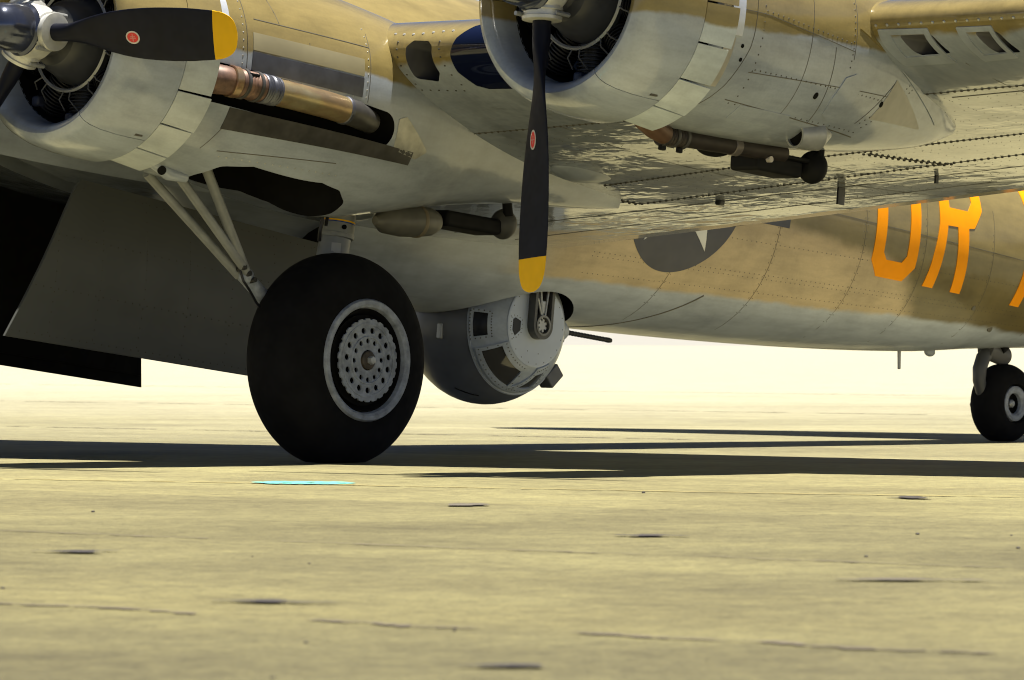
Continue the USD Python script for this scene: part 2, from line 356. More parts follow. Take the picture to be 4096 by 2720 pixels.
def ellipsoid(c, r, sub=3):
    s = trimesh.creation.icosphere(sub); return np.array(s.vertices)*r+np.asarray(c), np.array(s.faces)
def poly_tris(poly, res):
    V, F, n = [], [], 0
    for q in getattr(poly, 'geoms', [poly]):
        if q.is_empty or q.area < 1e-9: continue
        v, f = trimesh.creation.triangulate_polygon(q, engine='earcut')
        v3, f = trimesh.remesh.subdivide_to_size(np.c_[v, np.zeros(len(v))], f, res, max_iter=12)
        t = trimesh.Trimesh(v3, f); t.merge_vertices()
        V.append(np.array(t.vertices)[:, :2]); F.append(np.array(t.faces)+n); n += len(V[-1])
    return np.vstack(V), np.vstack(F)
def conform(poly, fn, h0, h1, res, inside):
    """a sheet of the polygon's outline lying on the surface fn(u, v), from h0 to h1 above it; inside: a point behind the surface"""
    uv, F = poly_tris(poly, res)
    e = 1e-3
    P = fn(uv[:, 0], uv[:, 1]); A = fn(uv[:, 0]+e, uv[:, 1])-fn(uv[:, 0]-e, uv[:, 1]); B = fn(uv[:, 0], uv[:, 1]+e)-fn(uv[:, 0], uv[:, 1]-e)
    N = np.cross(A, B); N /= np.linalg.norm(N, axis=1, keepdims=True)+1e-12
    ins = inside(P) if callable(inside) else np.asarray(inside)
    s = np.sign(((P-ins)*N).sum(1)); N = N*s[:, None]
    n = len(P); V = np.vstack([P+N*h1, P+N*h0])
    ed = np.sort(np.vstack([F[:, [0, 1]], F[:, [1, 2]], F[:, [2, 0]]]), 1)
    raw = np.vstack([F[:, [0, 1]], F[:, [1, 2]], F[:, [2, 0]]])
    _, inv, cnt = np.unique(ed, axis=0, return_inverse=True, return_counts=True)
    bd = raw[cnt[inv.ravel()] == 1]
    W = np.vstack([np.c_[bd[:, 0], bd[:, 1]+n, bd[:, 1]], np.c_[bd[:, 0], bd[:, 0]+n, bd[:, 1]+n]])
    F2 = np.vstack([F, F[:, ::-1]+n, W])
    t = trimesh.Trimesh(V, F2, process=False)
    tn = np.cross(V[F[:, 1]]-V[F[:, 0]], V[F[:, 2]]-V[F[:, 0]])
    if (tn*N[F[:, 0]]).sum() < 0: F2 = F2[:, ::-1]
    return V, F2
def rivets(fn, uv, r, inside, h=.4):
    """low domes at the points uv of a surface, joined"""
    uv = np.asarray(uv, float); e = 1e-3
    P = fn(uv[:, 0], uv[:, 1]); A = fn(uv[:, 0]+e, uv[:, 1])-fn(uv[:, 0]-e, uv[:, 1]); B = fn(uv[:, 0], uv[:, 1]+e)-fn(uv[:, 0], uv[:, 1]-e)
    A /= np.linalg.norm(A, axis=1, keepdims=True)+1e-12
    N = np.cross(A, B); N /= np.linalg.norm(N, axis=1, keepdims=True)+1e-12
    ins = inside(P) if callable(inside) else np.asarray(inside)
    N = N*np.sign(((P-ins)*N).sum(1))[:, None]; B = np.cross(N, A)
    a = np.arange(6)/6*2*np.pi; V, F = [], []
    for i in range(len(P)):
        base = P[i]-N[i]*.0005+r*(np.cos(a)[:, None]*A[i]+np.sin(a)[:, None]*B[i])
        mid = P[i]+N[i]*r*h*.8+.65*r*(np.cos(a)[:, None]*A[i]+np.sin(a)[:, None]*B[i])
        V += [base, mid, (P[i]+N[i]*r*h)[None]]; k = 13*i; q = np.arange(6); w = (q+1) % 6
        F += [np.stack([k+q, k+w, k+6+w], 1), np.stack([k+q, k+6+w, k+6+q], 1), np.stack([k+6+q, k+6+w, np.full(6, k+12)], 1)]
    return np.vstack(V), np.vstack(F)
def line(pts, n=None, step=.03):
    P = np.asarray(pts, float); d = np.r_[0, np.cumsum(np.linalg.norm(np.diff(P, axis=0), axis=1))]
    n = n or max(2, int(d[-1]/step)+1); t = np.linspace(0, d[-1], n)
    return np.stack([np.interp(t, d, P[:, k]) for k in range(2)], 1)
def strip(pts, w): return sg.LineString(pts).buffer(w/2, cap_style=2)

# surfaces as functions of two numbers
def Sfus(s, z): return np.stack([s, fus_l(s, z), z], -1)
def Sfus_below(s, l):
    c, R = fus(s); return np.stack([s, l, c-R*np.clip(1-np.abs(l/(.94*R))**2.08, 0, 1)**(1/2.08)], -1)
def Swing(l, x): return wing_pt(l, np.clip(x, 0, 1), -1)
def Snose(l, c): return np.where((c >= 0)[:, None], wing_pt(l, np.clip(c, 0, 1)**2, 1), wing_pt(l, np.clip(-c, 0, 1)**2, -1))
def Snac(hub, tab): return lambda x, z: np.stack([hub[0]+x, hub[1]+nac_l(tab, x, z), hub[2]+z], -1)
def Snac_below(hub, tab):
    def f(x, l):
        w, b, t = [Pch(tab[:, 0], tab[:, k])(x) for k in (1, 2, 3)]
        return np.stack([hub[0]+x, hub[1]+l, hub[2]-b*np.clip(1-np.abs(l/w)**2.15, 0, 1)**(1/2.15)], -1)
    return f
def below(P): return P+[0, 0, .5]
def axis_of(hub): return lambda P: np.stack([P[:, 0], np.full(len(P), hub[1]), np.full(len(P), hub[2])], -1)
def fus_in(P): return np.stack([P[:, 0], 0*P[:, 0], fus(P[:, 0])[0]], -1)

# ---------------------------------------------------------------- ground
def sheet(pts, z):
    v, f = trimesh.creation.triangulate_polygon(sg.Polygon(pts), engine='earcut'); return np.c_[v, np.full(len(v), z)], f
def flat(name, poly, z, mat, label=None, cat=None, group=None):
    V, F, n = [], [], 0
    for q in getattr(poly, 'geoms', [poly]):
        v, f = trimesh.creation.triangulate_polygon(q, engine='earcut'); V.append(np.c_[v, np.full(len(v), z)]); F.append(f+n); n += len(v)
    V, F = np.vstack(V), np.vstack(F)
    t = trimesh.Trimesh(V, F, process=False)
    if t.face_normals[:, 2].mean() < 0: F = F[:, ::-1]
    p = put('/World', name, (V, F), mat, smooth=False, flip=False); q = stage.GetPrimAtPath(p)
    if label:
        q.SetCustomDataByKey('label', label); q.SetCustomDataByKey('category', cat)
        if group: q.SetCustomDataByKey('group', group)
    else: q.SetCustomDataByKey('kind', 'structure')
    return p
rng = np.random.default_rng(7); random.seed(7)
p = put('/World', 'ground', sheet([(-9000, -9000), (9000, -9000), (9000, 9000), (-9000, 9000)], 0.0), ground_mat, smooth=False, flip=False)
stage.GetPrimAtPath(p).SetCustomDataByKey('kind', 'structure')
def ragged(x0, x1, y0, y1, w, n, seed):
    """a wandering broken strip from (x0, y0) to (x1, y1)"""
    r = np.random.default_rng(seed); t = np.linspace(0, 1, n); L = math.hypot(x1-x0, y1-y0)
    nx, ny = -(y1-y0)/L, (x1-x0)/L
    off = np.cumsum(r.normal(0, .012, n)); off -= np.linspace(0, off[-1], n)
    ww = w*np.clip(r.normal(.8, .45, n), .08, 1.7)
    c = np.stack([x0+(x1-x0)*t+nx*off, y0+(y1-y0)*t+ny*off], 1); nn = np.array([nx, ny])
    return sg.Polygon(np.vstack([c+nn*ww[:, None]/2, (c-nn*ww[:, None]/2)[::-1]])).buffer(0)
def joint(x, y0, y1, w, seed, gaps=()):
    ps = []; y = y0; r = np.random.default_rng(seed)
    while y < y1:
        L = r.uniform(.6, 2.6); ps.append(ragged(x+.02*r.normal(), x+.02*r.normal(), y, min(y+L, y1), w, 40, int(r.integers(1e6)))); y += L+r.uniform(.05, .6)
    return shapely.union_all(ps)
flat('pavement_joint', joint(-16.3, -23.5, -17.6, .06, 1), .004, joint_mat)
flat('pavement_joint', joint(-11.55, -20, -12.2, .03, 2), .004, joint_mat)
flat('pavement_joint', joint(9.6, 2, 16, .10, 3), .004, joint_mat)
flat('pavement_joint', joint(26, 8, 40, .16, 4), .004, joint_mat)
flat('pavement_joint', joint(48, 30, 75, .25, 5), .004, joint_mat)
flat('pavement_joint', joint(-6.3, -11.2, -5.5, .012, 6), .004, joint_mat)
flat('painted_line', ragged(-5.1, -3.4, -5.4, -12.2, .09, 120, 9), .004, line_yellow)
def blob(cx, cy, a, b, ang, seed, n=48, rough=.3):
    r = np.random.default_rng(seed); t = np.arange(n)/n*2*np.pi; f = 1+rough*sum(r.normal(0, .5)/k*np.cos(k*t+r.uniform(0, 6.28)) for k in range(2, 8))
    x, y = a*f*np.cos(t), b*f*np.sin(t)
    return sg.Polygon(np.stack([cx+x*math.cos(ang)-y*math.sin(ang), cy+x*math.sin(ang)+y*math.cos(ang)], 1)).buffer(0)
view = math.pi/2-TH-math.pi/2
stains = [(-13.06, -14.73, .105, .13, 'dark tar stain on the concrete at the left edge, nearest the pale joint'),
          (-15.58, -18.26, .105, .10, 'dark tar stain just above the nearest cracked joint, left of centre'),
          (-9.93, -14.82, .09, .14, 'narrow dark tar stain on the bright concrete right of centre'),
          (-17.70, -21.27, .10, .07, 'dark tar stain at the bottom edge of the picture, nearest the camera'),
          (-4.18, -11.55, .085, .22, 'small dark tar stain at right, the farthest one in front of the wing shadow'),
          (-12.76, -18.44, .13, .11, 'faint wide tar stain at the right edge below the wing shadow'),
          (-7.1, -11.12, .10, .22, 'thin dark tar stain in front of the ball turret')]
for k, (x, y, a, b, lab) in enumerate(stains):
    r = np.random.default_rng(300+k); ps = [blob(x, y, a*.8, b*.8, view, 20+k, rough=.5)]
    for q in range(26):
        u = r.normal(0, 1.0)*a*1.5+r.uniform(-.3, .5)*a; w = r.normal(0, .32)*b*1.6; e_ = r.uniform(.05, .42)*math.exp(-abs(u)/(3*a))
        ps.append(blob(x+u*math.cos(view)-w*math.sin(view), y+u*math.sin(view)+w*math.cos(view), a*e_*1.6, b*e_*.8, view+r.normal(0, .1), int(r.integers(1e6)), n=16))
    un = shapely.union_all(ps).buffer(.002); un = max(getattr(un, 'geoms', [un]), key=lambda q: q.area)
    flat('tar_stain', un, .008, tar if k not in (5, 6) else joint_dark, lab, 'stain')
mk = blob(-4.40, -7.33, .30, .38, view, 5, rough=.35); r = np.random.default_rng(88)
for q in range(40): mk = mk.difference(blob(-4.40+r.normal(0, .2), -7.33+r.normal(0, .2), r.uniform(.008, .035), r.uniform(.01, .04), view, int(r.integers(1e6)), n=10))
mk = max(getattr(mk, 'geoms', [mk]), key=lambda q: q.area)
flat('turquoise_mark', mk, .006, cyan, 'round turquoise paint mark on the concrete in front of the main wheel', 'paint mark')
peb = []
for k in range(16):
    dd = rng.uniform(10.5, 34); rr = rng.uniform(-.085, .085)*dd
    c = CAM+d0*dd+r0*rr; s = rng.uniform(.004, .010)*dd/20
    peb.append(trimesh.Trimesh(*ellipsoid([c[0], c[1], s*.3], [s, s*.8, s*.5], 1), process=False))
pp = put('/World', 'pebbles', cat(peb), tar, flip=False); stage.GetPrimAtPath(pp).SetCustomDataByKey('kind', 'stuff')

# ---------------------------------------------------------------- the bomber
BOMB, bx = thing('bomber', 'four-engined olive and grey wartime bomber parked on the concrete apron', 'aircraft')
bx.AddTranslateOp().Set(Gf.Vec3d(0, 0, AXLE)); bx.AddRotateYOp().Set(math.degrees(PITCH))
def upright(P, about):
    """turn (s, l, z) points against the aircraft's pitch, about a point, so that tyres and struts stand true"""
    P = np.asarray(P, float)-about; c, s = math.cos(PITCH), math.sin(PITCH)
    return np.stack([P[:, 0]*c-P[:, 2]*s, P[:, 1], P[:, 0]*s+P[:, 2]*c], 1)+about

# fuselage
SS = np.unique(np.r_[np.linspace(-5.7, -4, 14), np.linspace(-4, 12, 110), np.linspace(12, 17.15, 24)])
a = np.arange(96)/96*2*np.pi; ca, sa = np.cos(a), np.sin(a); ee = 2/2.08
rings = []
for s in SS:
    c, R = fus(s); rings.append(np.stack([np.full(96, s), .94*R*np.sign(ca)*np.abs(ca)**ee, c+R*np.sign(sa)*np.abs(sa)**ee], 1))
bay = man(box((-.75, 0, .7), (6.0, 1.90, 1.75)))
well = m3.Manifold.cylinder(1.2, .655, .655, 64).translate([float(BALL[0]), 0, .3])
skin, inner = split_cut(man(loft(rings)), [bay, well])
FU = grp(BOMB, 'fuselage')
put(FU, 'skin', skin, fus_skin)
put(FU, 'bay_lining', inner, bay_dark)
# code letters, insignia
def octo(x0, x1, z0, z1, c): return [(x0+c, z0), (x1-c, z0), (x1, z0+c), (x1, z1-c), (x1-c, z1), (x0+c, z1), (x0, z1-c), (x0, z0+c)]
O_ = sg.Polygon(octo(8.285, 8.885, 1.555, 2.66, .12)).difference(sg.Polygon(octo(8.425, 8.745, 1.695, 2.52, .055)))
Rr = sg.Polygon([(9.06, 1.552), (9.205, 1.552), (9.268, 2.066), (9.41, 2.07), (9.465, 1.55), (9.605, 1.55), (9.567, 2.075), (9.65, 2.085), (9.775, 2.24), (9.79, 2.53), (9.66, 2.66), (9.17, 2.66), (9.15, 2.06)])
Rr = Rr.difference(sg.Polygon([(9.30, 2.215), (9.57, 2.215), (9.635, 2.29), (9.635, 2.46), (9.57, 2.52), (9.30, 2.52)]))
R2 = shapely.affinity.translate(Rr, 1.325, -.004)
for nm, q in (('O', O_), ('R', Rr), ('R', R2)):
    put(FU, 'code_letter', conform(q, Sfus, -.002, .004, .06, fus_in), orange_yellow, label='yellow painted code letter on the fuselage side')
cx, cz, rd = 5.85, 2.0, .63
disc = sg.Point(cx, cz).buffer(rd+.08, 48)
bar = sg.box(cx-2*rd-.05, cz-.22, cx+2*rd+.05, cz+.22)
put(FU, 'insignia_disc', conform(disc.union(bar), Sfus, -.002, .003, .07, fus_in), insignia_blue)
st = [(cx+(rd if k % 2 == 0 else rd*.382)*math.sin(k*math.pi/5), cz+(rd if k % 2 == 0 else rd*.382)*math.cos(k*math.pi/5)) for k in range(10)]
put(FU, 'insignia_star', conform(sg.Polygon(st), Sfus, -.001, .006, .06, fus_in), insignia_white)
# skin joints and fastener rows
def fus_line(pts, w=.007): return conform(strip(pts, w), Sfus, -.001, .0015, .08, fus_in)
seams = []
for s in (5.95, 7.05, 8.15, 8.98, 9.95, 10.9): seams.append(fus_line(line([(s, fus(s)[0]-.93*fus(s)[1]), (s, fus(s)[0]+.3)], step=.06), .0035))
for z0, k in ((2.02, -.02),): seams.append(fus_line(line([(5.2, z0), (11.2, z0+k*6)], step=.1), .005))
put(FU, 'panel_seam', cat(seams), seam_dark, smooth=False, kind='stuff')
rv = []
for s in (5.93, 5.97, 7.03, 7.07, 8.13, 8.17, 8.96, 9.93): rv += [(s, z) for z in np.arange(1.02+.045*(s-5), 2.1, .055)]
for z0, k in ((1.315, .03), (1.345, .03), (1.19, .04), (1.60, .02)): rv += [(s, z0+k*(s-5.2)) for s in np.arange(5.0, 11, .06)]
put(FU, 'rivet_row', rivets(Sfus, rv, .005, fus_in), rivet_dark, kind='stuff')
put(FU, 'vent_port', lathe([(0, 0), (0, .028), (.012, .028), (.012, 0)], [10.35, fus_l(10.35, 1.35)-.006, 1.35], [0, 1, -.35], 20), seam_dark)
put(FU, 'vent_port', lathe([(0, 0), (0, .02), (.012, .02), (.012, 0)], [9.9, fus_l(9.9, 1.47)-.006, 1.47], [0, 1, -.35], 20), seam_dark)
# belly seam arc aft of the turret and a low keel strip
arc = [(5.6+.9*t, -.05+.78*t**.8) for t in np.linspace(0, 1, 14)]
put(FU, 'belly_seam', conform(strip(line(arc, step=.05), .012), Sfus_below, -.001, .003, .06, lambda P: P+[0, 0, .6]), seam_dark, smooth=False)
# antenna mast and blister below the rear fuselage
put(BOMB, 'antenna_mast', lathe([(0, 0), (0, .016), (.20, .014), (.205, .01), (.205, 0)], upright([[9.80, 0, 1.16]], np.array([9.8, 0, 1.16]))[0], [.1, 0, -1], 16), dull_alu)
put(BOMB, 'belly_blister', ellipsoid((10.2, 0, 1.14), (.06, .035, .04)), grey_skin)
# tail surfaces (their shadow reaches the picture)
def fin(sect, mat, parent, name):
    rs = []
    for (x0, x1, th, o) in sect:
        t = np.linspace(0, 1, 18); t = .5-.5*np.cos(np.pi*t); y = naca(t, th)
        xs = np.r_[t, t[-2:0:-1]]; ys = np.r_[y, -y[-2:0:-1]]
        rs.append((x0+(x1-x0)*xs, ys*(x1-x0), o))
    return put(parent, name, loft([o(X, Y) for X, Y, o in rs]), mat)
for sgn in (1, -1):
    fin([(x0, x1, .11, (lambda X, Y, l=l: np.stack([X, np.full(len(X), sgn*l), 2.25+Y], 1))) for l, x0, x1 in ((.1, 11.4, 14.6), (2, 11.8, 14.6), (4, 12.3, 14.5), (6, 12.7, 14.3), (7.2, 13.0, 14.1), (7.7, 13.4, 13.95))], wing_skin if sgn > 0 else grey_skin, BOMB, 'tailplane')
fin([(x0, x1, .09, (lambda X, Y, z=z: np.stack([X, Y, np.full(len(X), z)], 1))) for z, x0, x1 in ((2.3, 9.6, 16.6), (3.0, 11.6, 16.8), (4.0, 13.2, 16.9), (5.2, 14.3, 16.7), (5.7, 14.9, 16.3))], fus_skin, BOMB, 'tail_fin')

# wings
tt = np.linspace(0, 1, 44); tt = (1-np.cos(np.pi*tt*.5))**1.0*.55+.45*tt**1.6
def wing_rings(sg_):
    ls = np.r_[np.linspace(.15, 13.2, 46), np.linspace(13.4, 15.75, 16)]; rr = []
    for l in ls:
        lo = wing_pt(l, tt, -1); hi = wing_pt(l, tt[-2:0:-1], 1)
        rr.append(np.vstack([lo, hi])*[1, sg_, 1])
    return loft(rr)
def hole(poly_lz, s0, s1, shear=0.0):
    q = m3.CrossSection([np.asarray(sg.Polygon(poly_lz).buffer(-.02).buffer(.02, 4).exterior.coords)[:-1][::1].tolist()], m3.FillRule.NonZero)
    e = q.extrude(s1-s0)                                     # (l, z) outline along +; turn so that extrusion runs along s
    v, f = tri(e); return man((np.stack([v[:, 2]+s0, v[:, 0]+shear*v[:, 2], v[:, 1]], 1), f))
hA = hole([(4.005, 1.83), (4.15, 1.815), (4.215, 1.86), (4.235, 2.02), (4.20, 2.055), (4.085, 2.06), (4.035, 2.02)], -.6, .35)
hB = hole([(7.60, 1.972), (7.825, 1.985), (7.85, 2.075), (7.63, 2.068)], .0, .95, .15)
hC = hole([(8.10, 1.985), (8.265, 1.995), (8.29, 2.09), (8.135, 2.085)], .0, .95, .15)
W = grp(BOMB, 'wing')
skin, inner = split_cut(man(wing_rings(1)), [hA, hB, hC])
put(W, 'skin', skin, wing_skin, smooth=38)
lining = simple('intake_lining', (.10, .10, .11), .6)
for piece in trimesh.Trimesh(*inner, process=True).split(only_watertight=False): put(W, 'intake_lining', piece, lining, smooth=38)
put(BOMB, 'wing', wing_rings(-1), wing_skin)
nose_in = lambda P: np.stack([P[:, 0]+.8, P[:, 1], zle(P[:, 1])-.03], -1)
for out, inn in (([(7.50, 1.935), (7.845, 1.953), (7.875, 2.10), (7.545, 2.094)], [(7.575, 1.965), (7.815, 1.978), (7.84, 2.078), (7.61, 2.072)]),
                 ([(8.05, 1.962), (8.285, 1.98), (8.315, 2.112), (8.085, 2.105)], [(8.095, 1.98), (8.262, 1.992), (8.288, 2.092), (8.128, 2.087)])):
    def lz_to(l, z):     # front surface of the wing at height z
        l, z = np.broadcast_arrays(l, z); o = []
        xs = np.linspace(0, .5, 400)
        for L, Z in zip(l, z):
            lo = wing_pt(L, xs**2, -1); hi = wing_pt(L, xs**2, 1)
            if Z < lo[0, 2]: k = np.interp(-Z, -lo[:, 2], lo[:, 0])
            else: k = np.interp(Z, hi[:, 2], hi[:, 0])
            o.append((k, L, Z))
        return np.array(o)
    ring = sg.Polygon(out).buffer(.008).difference(sg.Polygon(inn))
    put(W, 'intake_frame', conform(ring, lz_to, -.004, .006, .04, nose_in), grey_skin)
    co = np.array(out); pts = np.vstack([np.linspace(co[i], co[(i+1) % 4], 7)[:-1] for i in range(4)])
    put(W, 'intake_fastener', rivets(lz_to, pts, .0085, nose_in, .5), rivet_dark, kind='stuff')
# edge ring and fasteners round the inner intake and on the nose
put(W, 'intake_fastener', rivets(lz_to, [(l, 2.115+.012*math.sin(l*9)) for l in np.arange(3.9, 4.42, .075)], .012, nose_in, .5), rivet_light, kind='stuff')
put(W, 'intake_fastener', rivets(lz_to, [(l, 1.77) for l in np.arange(3.9, 4.3, .06)]+[(3.96, z) for z in np.arange(1.8, 2.08, .05)]+[(4.29, z) for z in np.arange(1.8, 2.08, .05)], .008, nose_in, .5), rivet_dark, kind='stuff')
put(W, 'intake_fastener', rivets(lz_to, [(l, 2.12+.042*(l-7.5)) for l in np.arange(7.45, 8.6, .08)], .011, nose_in, .5), rivet_light, kind='stuff')
# landing light window wrapped round the nose
lw = sg.Polygon([(4.36, 1.87), (4.40, 1.80), (4.46, 1.785), (5.3, 1.80), (5.34, 2.1), (5.28, 2.2), (4.62, 2.2), (4.50, 2.155), (4.42, 2.07), (4.375, 1.97)])
put(W, 'landing_light_window', conform(lw, lz_to, -.003, .007, .035, nose_in), lamp_glass)
# underside: spar and panel seams, fastener rows, flap gap
sm = []
for pts, w in (([(3.25, .432), (3.18, .69)], .012), ([(3.20, .695), (6.02, .662), (9.4, .635)], .005), ([(3.5, .2), (6.2, .21), (9.4, .215)], .008),
               ([(3.55, .535), (4.9, .509), (9.3, .49)], .008), ([(5.83, .522), (5.98, .671)], .02), ([(3.48, .207), (3.25, .432)], .012), ([(7.4, .24), (9.4, .24)], .01),
               ([(1.2, .74), (5.7, .755), (9.4, .76)], .008), ([(1.2, .86), (5.7, .87)], .006), ([(4.5, .21), (4.5, .65)], .005), ([(5.3, .21), (5.3, .64)], .005), ([(4.0, .66), (4.0, .97)], .005), ([(7.9, .1), (7.9, .6)], .005), ([(4.9, .66), (4.9, .97)], .005)):
    pl = line(pts, step=.08); ww = w
    # widths are metres along the chord: turn them into chord fractions when the line runs along the span
    d = pl[-1]-pl[0]; spanwise = abs(d[0]) > .6
    P = Swing(pl[:, 0], pl[:, 1]); 
    nrm = np.array([0, 0, -1.]); T = np.gradient(P, axis=0); T /= np.linalg.norm(T, axis=1, keepdims=True)
    Sd = np.cross(T, nrm); Sd /= np.linalg.norm(Sd, axis=1, keepdims=True)
    q = np.array([0, 0, .0022]); A, B = P+Sd*ww/2, P-Sd*ww/2
    ring = np.stack([A-q, B-q, B+q, A+q], 1); sm.append(loft(ring))
put(W, 'panel_seam', cat(sm), seam_dark, smooth=False, kind='stuff')
rv = []
def row(pts, step, off=0.0):
    global rv
    P = np.asarray(pts, float); n = max(2, int(np.linalg.norm(Swing(*P[0][:, None].repeat(1, 1))-Swing(*P[-1][:, None]))/step))
    q = line(pts, n); rv += [(a_, b_+off) for a_, b_ in q]
def row_(pts, step, off=0.0, offl=0.0):
    P = np.asarray(pts, float); A = Swing(P[:, 0], P[:, 1]); L = np.linalg.norm(np.diff(A, axis=0), axis=1).sum()
    q = line(pts, max(2, int(L/step))); return [(a_+offl, b_+off) for a_, b_ in q]
big_rv = []
for o in (0.0,): big_rv += row_([(3.20, .695), (6.02, .662), (9.4, .635)], .058, o)
for o in (-.02, .02): big_rv += row_([(3.48, .207), (3.25, .432), (3.18, .69)], .055, 0, o)
for o in (0.0,): big_rv += row_([(3.55, .535), (4.9, .509), (9.3, .49)], .05, o)
big_rv += row_([(3.5, .2), (6.2, .21), (9.4, .215)], .05)
big_rv += row_([(5.80, .522), (5.95, .671)], .045)+row_([(5.86, .522), (6.01, .671)], .045)
put(W, 'fastener_row', rivets(Swing, big_rv, .0125, below, .7), rivet_dark, kind='stuff')
for x in (.26, .32, .38, .44, .55, .70, .80, .86): rv += row_([(3.5, x), (9.4, x-.01)], .07)
for l in np.arange(3.7, 9.3, .28): rv += row_([(l, .2), (l, .9)], .08)
put(W, 'rivet_row', rivets(Swing, rv, .004, below, .5), rivet_dark, kind='stuff')
# blisters and drains under the wing
def teardrop(c, L, w, h, name, parent, mat):
    t = np.linspace(0, 1, 26); prof = np.sqrt(np.clip(t, 0, 1))*(1-t)**.75*1.75; rr = []
    for u, k in zip(t, np.clip(prof, .004, None)):
        q = np.arange(24)/24*2*np.pi; rr.append(np.stack([np.full(24, c[0]+L*u), c[1]+w/2*k*np.cos(q), c[2]+h*k*np.sin(q)], 1))
    put(parent, name, loft(rr), mat)
b0 = Swing(np.array([3.72]), np.array([.395]))[0]; teardrop(b0+[-.05, 0, .01], .62, .34, .115, 'fuel_pump_blister', W, grey_skin)
b0 = Swing(np.array([2.9]), np.array([.36]))[0]; teardrop(b0+[-.02, .05, .0], .52, .26, .11, 'fuel_pump_blister', W, grey_skin)
b0 = Swing(np.array([4.764]), np.array([.753]))[0]; put(W, 'drain_mast', loft([np.array([(x, y, z) for x, y in ((-.035, -.008), (.03, -.008), (.045, 0), (.03, .008), (-.035, .008))])+b0 for z in (.02, -.12)]), black_paint)
b0 = Swing(np.array([5.608]), np.array([.75]))[0]; put(W, 'drain_mast', loft([np.array([(x, y, z) for x, y in ((-.014, -.008), (.014, -.008), (.014, .008), (-.014, .008))])+b0 for z in (.02, -.055)]), black_paint)
b0 = Swing(np.array([3.707]), np.array([.744]))[0]; put(W, 'drain_mast', box(b0+[0, 0, -.012], (.06, .05, .04), bevel=.012), black_paint)
# wing root fillet
rr = []
for s in np.linspace(.2, 4.75, 40):
    k = np.clip((s-.2)/1.2, 0, 1)*np.clip((4.75-s)/1.3, 0, 1); x = np.clip((s-le(1.2))/(te(1.2)-le(1.2)), 0, 1)
    zl = wing_pt(1.2, x, -1)[2]-.0; zl = zl if s < 4.55 else zl+(s-4.55)*.10
    q = np.linspace(0, 1, 10); arc_ = []
    fz = zl-.34*k-.02; fl = float(fus_l(s, fz))-.03
    wl = float(fus_l(s, zl))+.36*k+.02
    for u in q: arc_.append((s, fl+(wl-fl)*u**2.0, fz+(zl+.015-fz)*(1-(1-u)**2.0)))
    arc_ += [(s, wl-.03, zl+.06), (s, fl-.05, zl+.06)]
    rr.append(arc_)
put(BOMB, 'wing_root_fillet', loft(rr), grey_skin, smooth=50)

# bomb bay doors, hanging open
def door(sg_, s0b, s0t, s1, name_lab):
    D = grp(BOMB, 'bomb_bay_door', name_lab); rr, ri = [], []
    for u in np.linspace(0, 1, 16):
        ztop = 1.13 if sg_ > 0 else 1.38; z = ztop+(.035-ztop)*u; l = .985+.06*math.sin(math.pi*u)+.02*u
        f0 = s0t+(s0b-s0t)*u**.85; zt = lambda s: z-.066*(s-.7)*(1-u)-.012*(s-.7)*u
        rr.append([(f0, sg_*l, zt(f0)), (s1, sg_*l, zt(s1)), (s1, sg_*(l-.022), zt(s1)), (f0, sg_*(l-.022), zt(f0))])
        ri.append([(f0+.03, sg_*(l-.024), zt(f0)), (s1-.03, sg_*(l-.024), zt(s1)), (s1-.03, sg_*(l-.05), zt(s1)), (f0+.03, sg_*(l-.05), zt(f0))])
    put(D, 'outer_skin', loft(rr), simple('door_paint', (.085, .09, .085), .5, var=.12, scale=1.5) if sg_ > 0 else 'door' and bay_dark, smooth=30)
    if sg_ > 0:
        pts = []
        for sx in np.arange(-.55, 2.2, .42): pts += [(sx, u) for u in np.arange(.04, .98, .06)]
        for u0 in (.05, .36, .68, .96): pts += [(sx, u0) for sx in np.arange(-.9+.55*(1-u0), 2.22, .07)]
        pts = [q for q in pts if q[0] > s0t+(s0b-s0t)*q[1]**.85+.03]
        def on_door(s_, u): z = ztop+(.035-ztop)*u; return np.stack([s_, .985+.06*np.sin(np.pi*u)+.02*u, z-.066*(s_-.7)*(1-u)-.012*(s_-.7)*u], -1)
        put(D, 'rivet_row', rivets(on_door, pts, .006, lambda P: P-[0, .5, 0], .5), rivet_dark, kind='stuff')
    put(D, 'inner_skin', loft(ri[:-1]), bay_dark, smooth=30)
door(1, -.93, -.33, 2.26, 'grey bomb bay door hanging open on the near side')
door(-1, -3.7, -3.7, 2.26, 'dark bomb bay door hanging open on the far side')

# ---------------------------------------------------------------- engines
CR = [(.36, .545), (.25, .548), (.18, .566), (.142, .596), (.132, .628), (.148, .662), (.19, .690), (.27, .714), (.40, .732), (.52, .739), (.648, .741), (.648, .727), (.52, .722), (.40, .70), (.30, .66), (.30, .60), (.36, .565)]
def cowl_r(x): return np.interp(x, [.148, .19, .27, .40, .52, .648], [.662, .690, .714, .732, .739, .741])
def Scowl(hub): return lambda x, al: np.stack([hub[0]+x, hub[1]+cowl_r(x)*np.cos(al), hub[2]-cowl_r(x)*np.sin(al)], -1)
def al_lathe(hub, prof, a0, a1, n):    # angle from port horizontal, positive downwards, degrees
    return lathe(prof, hub, [1, 0, 0], n, math.radians(a0), math.radians(a1), ref=(0, 1, 0)) if False else _al(hub, prof, a0, a1, n)
def _al(hub, prof, a0, a1, n):
    v, f = lathe(prof, (0, 0, 0), (1, 0, 0), n, math.radians(a0), math.radians(a1), ref=(0, 1, 0))
    # lathe's second axis is w x p = x cross l = z up; make positive angles go down
    v = v*[1, 1, -1]; return v+hub, f[:, ::-1]
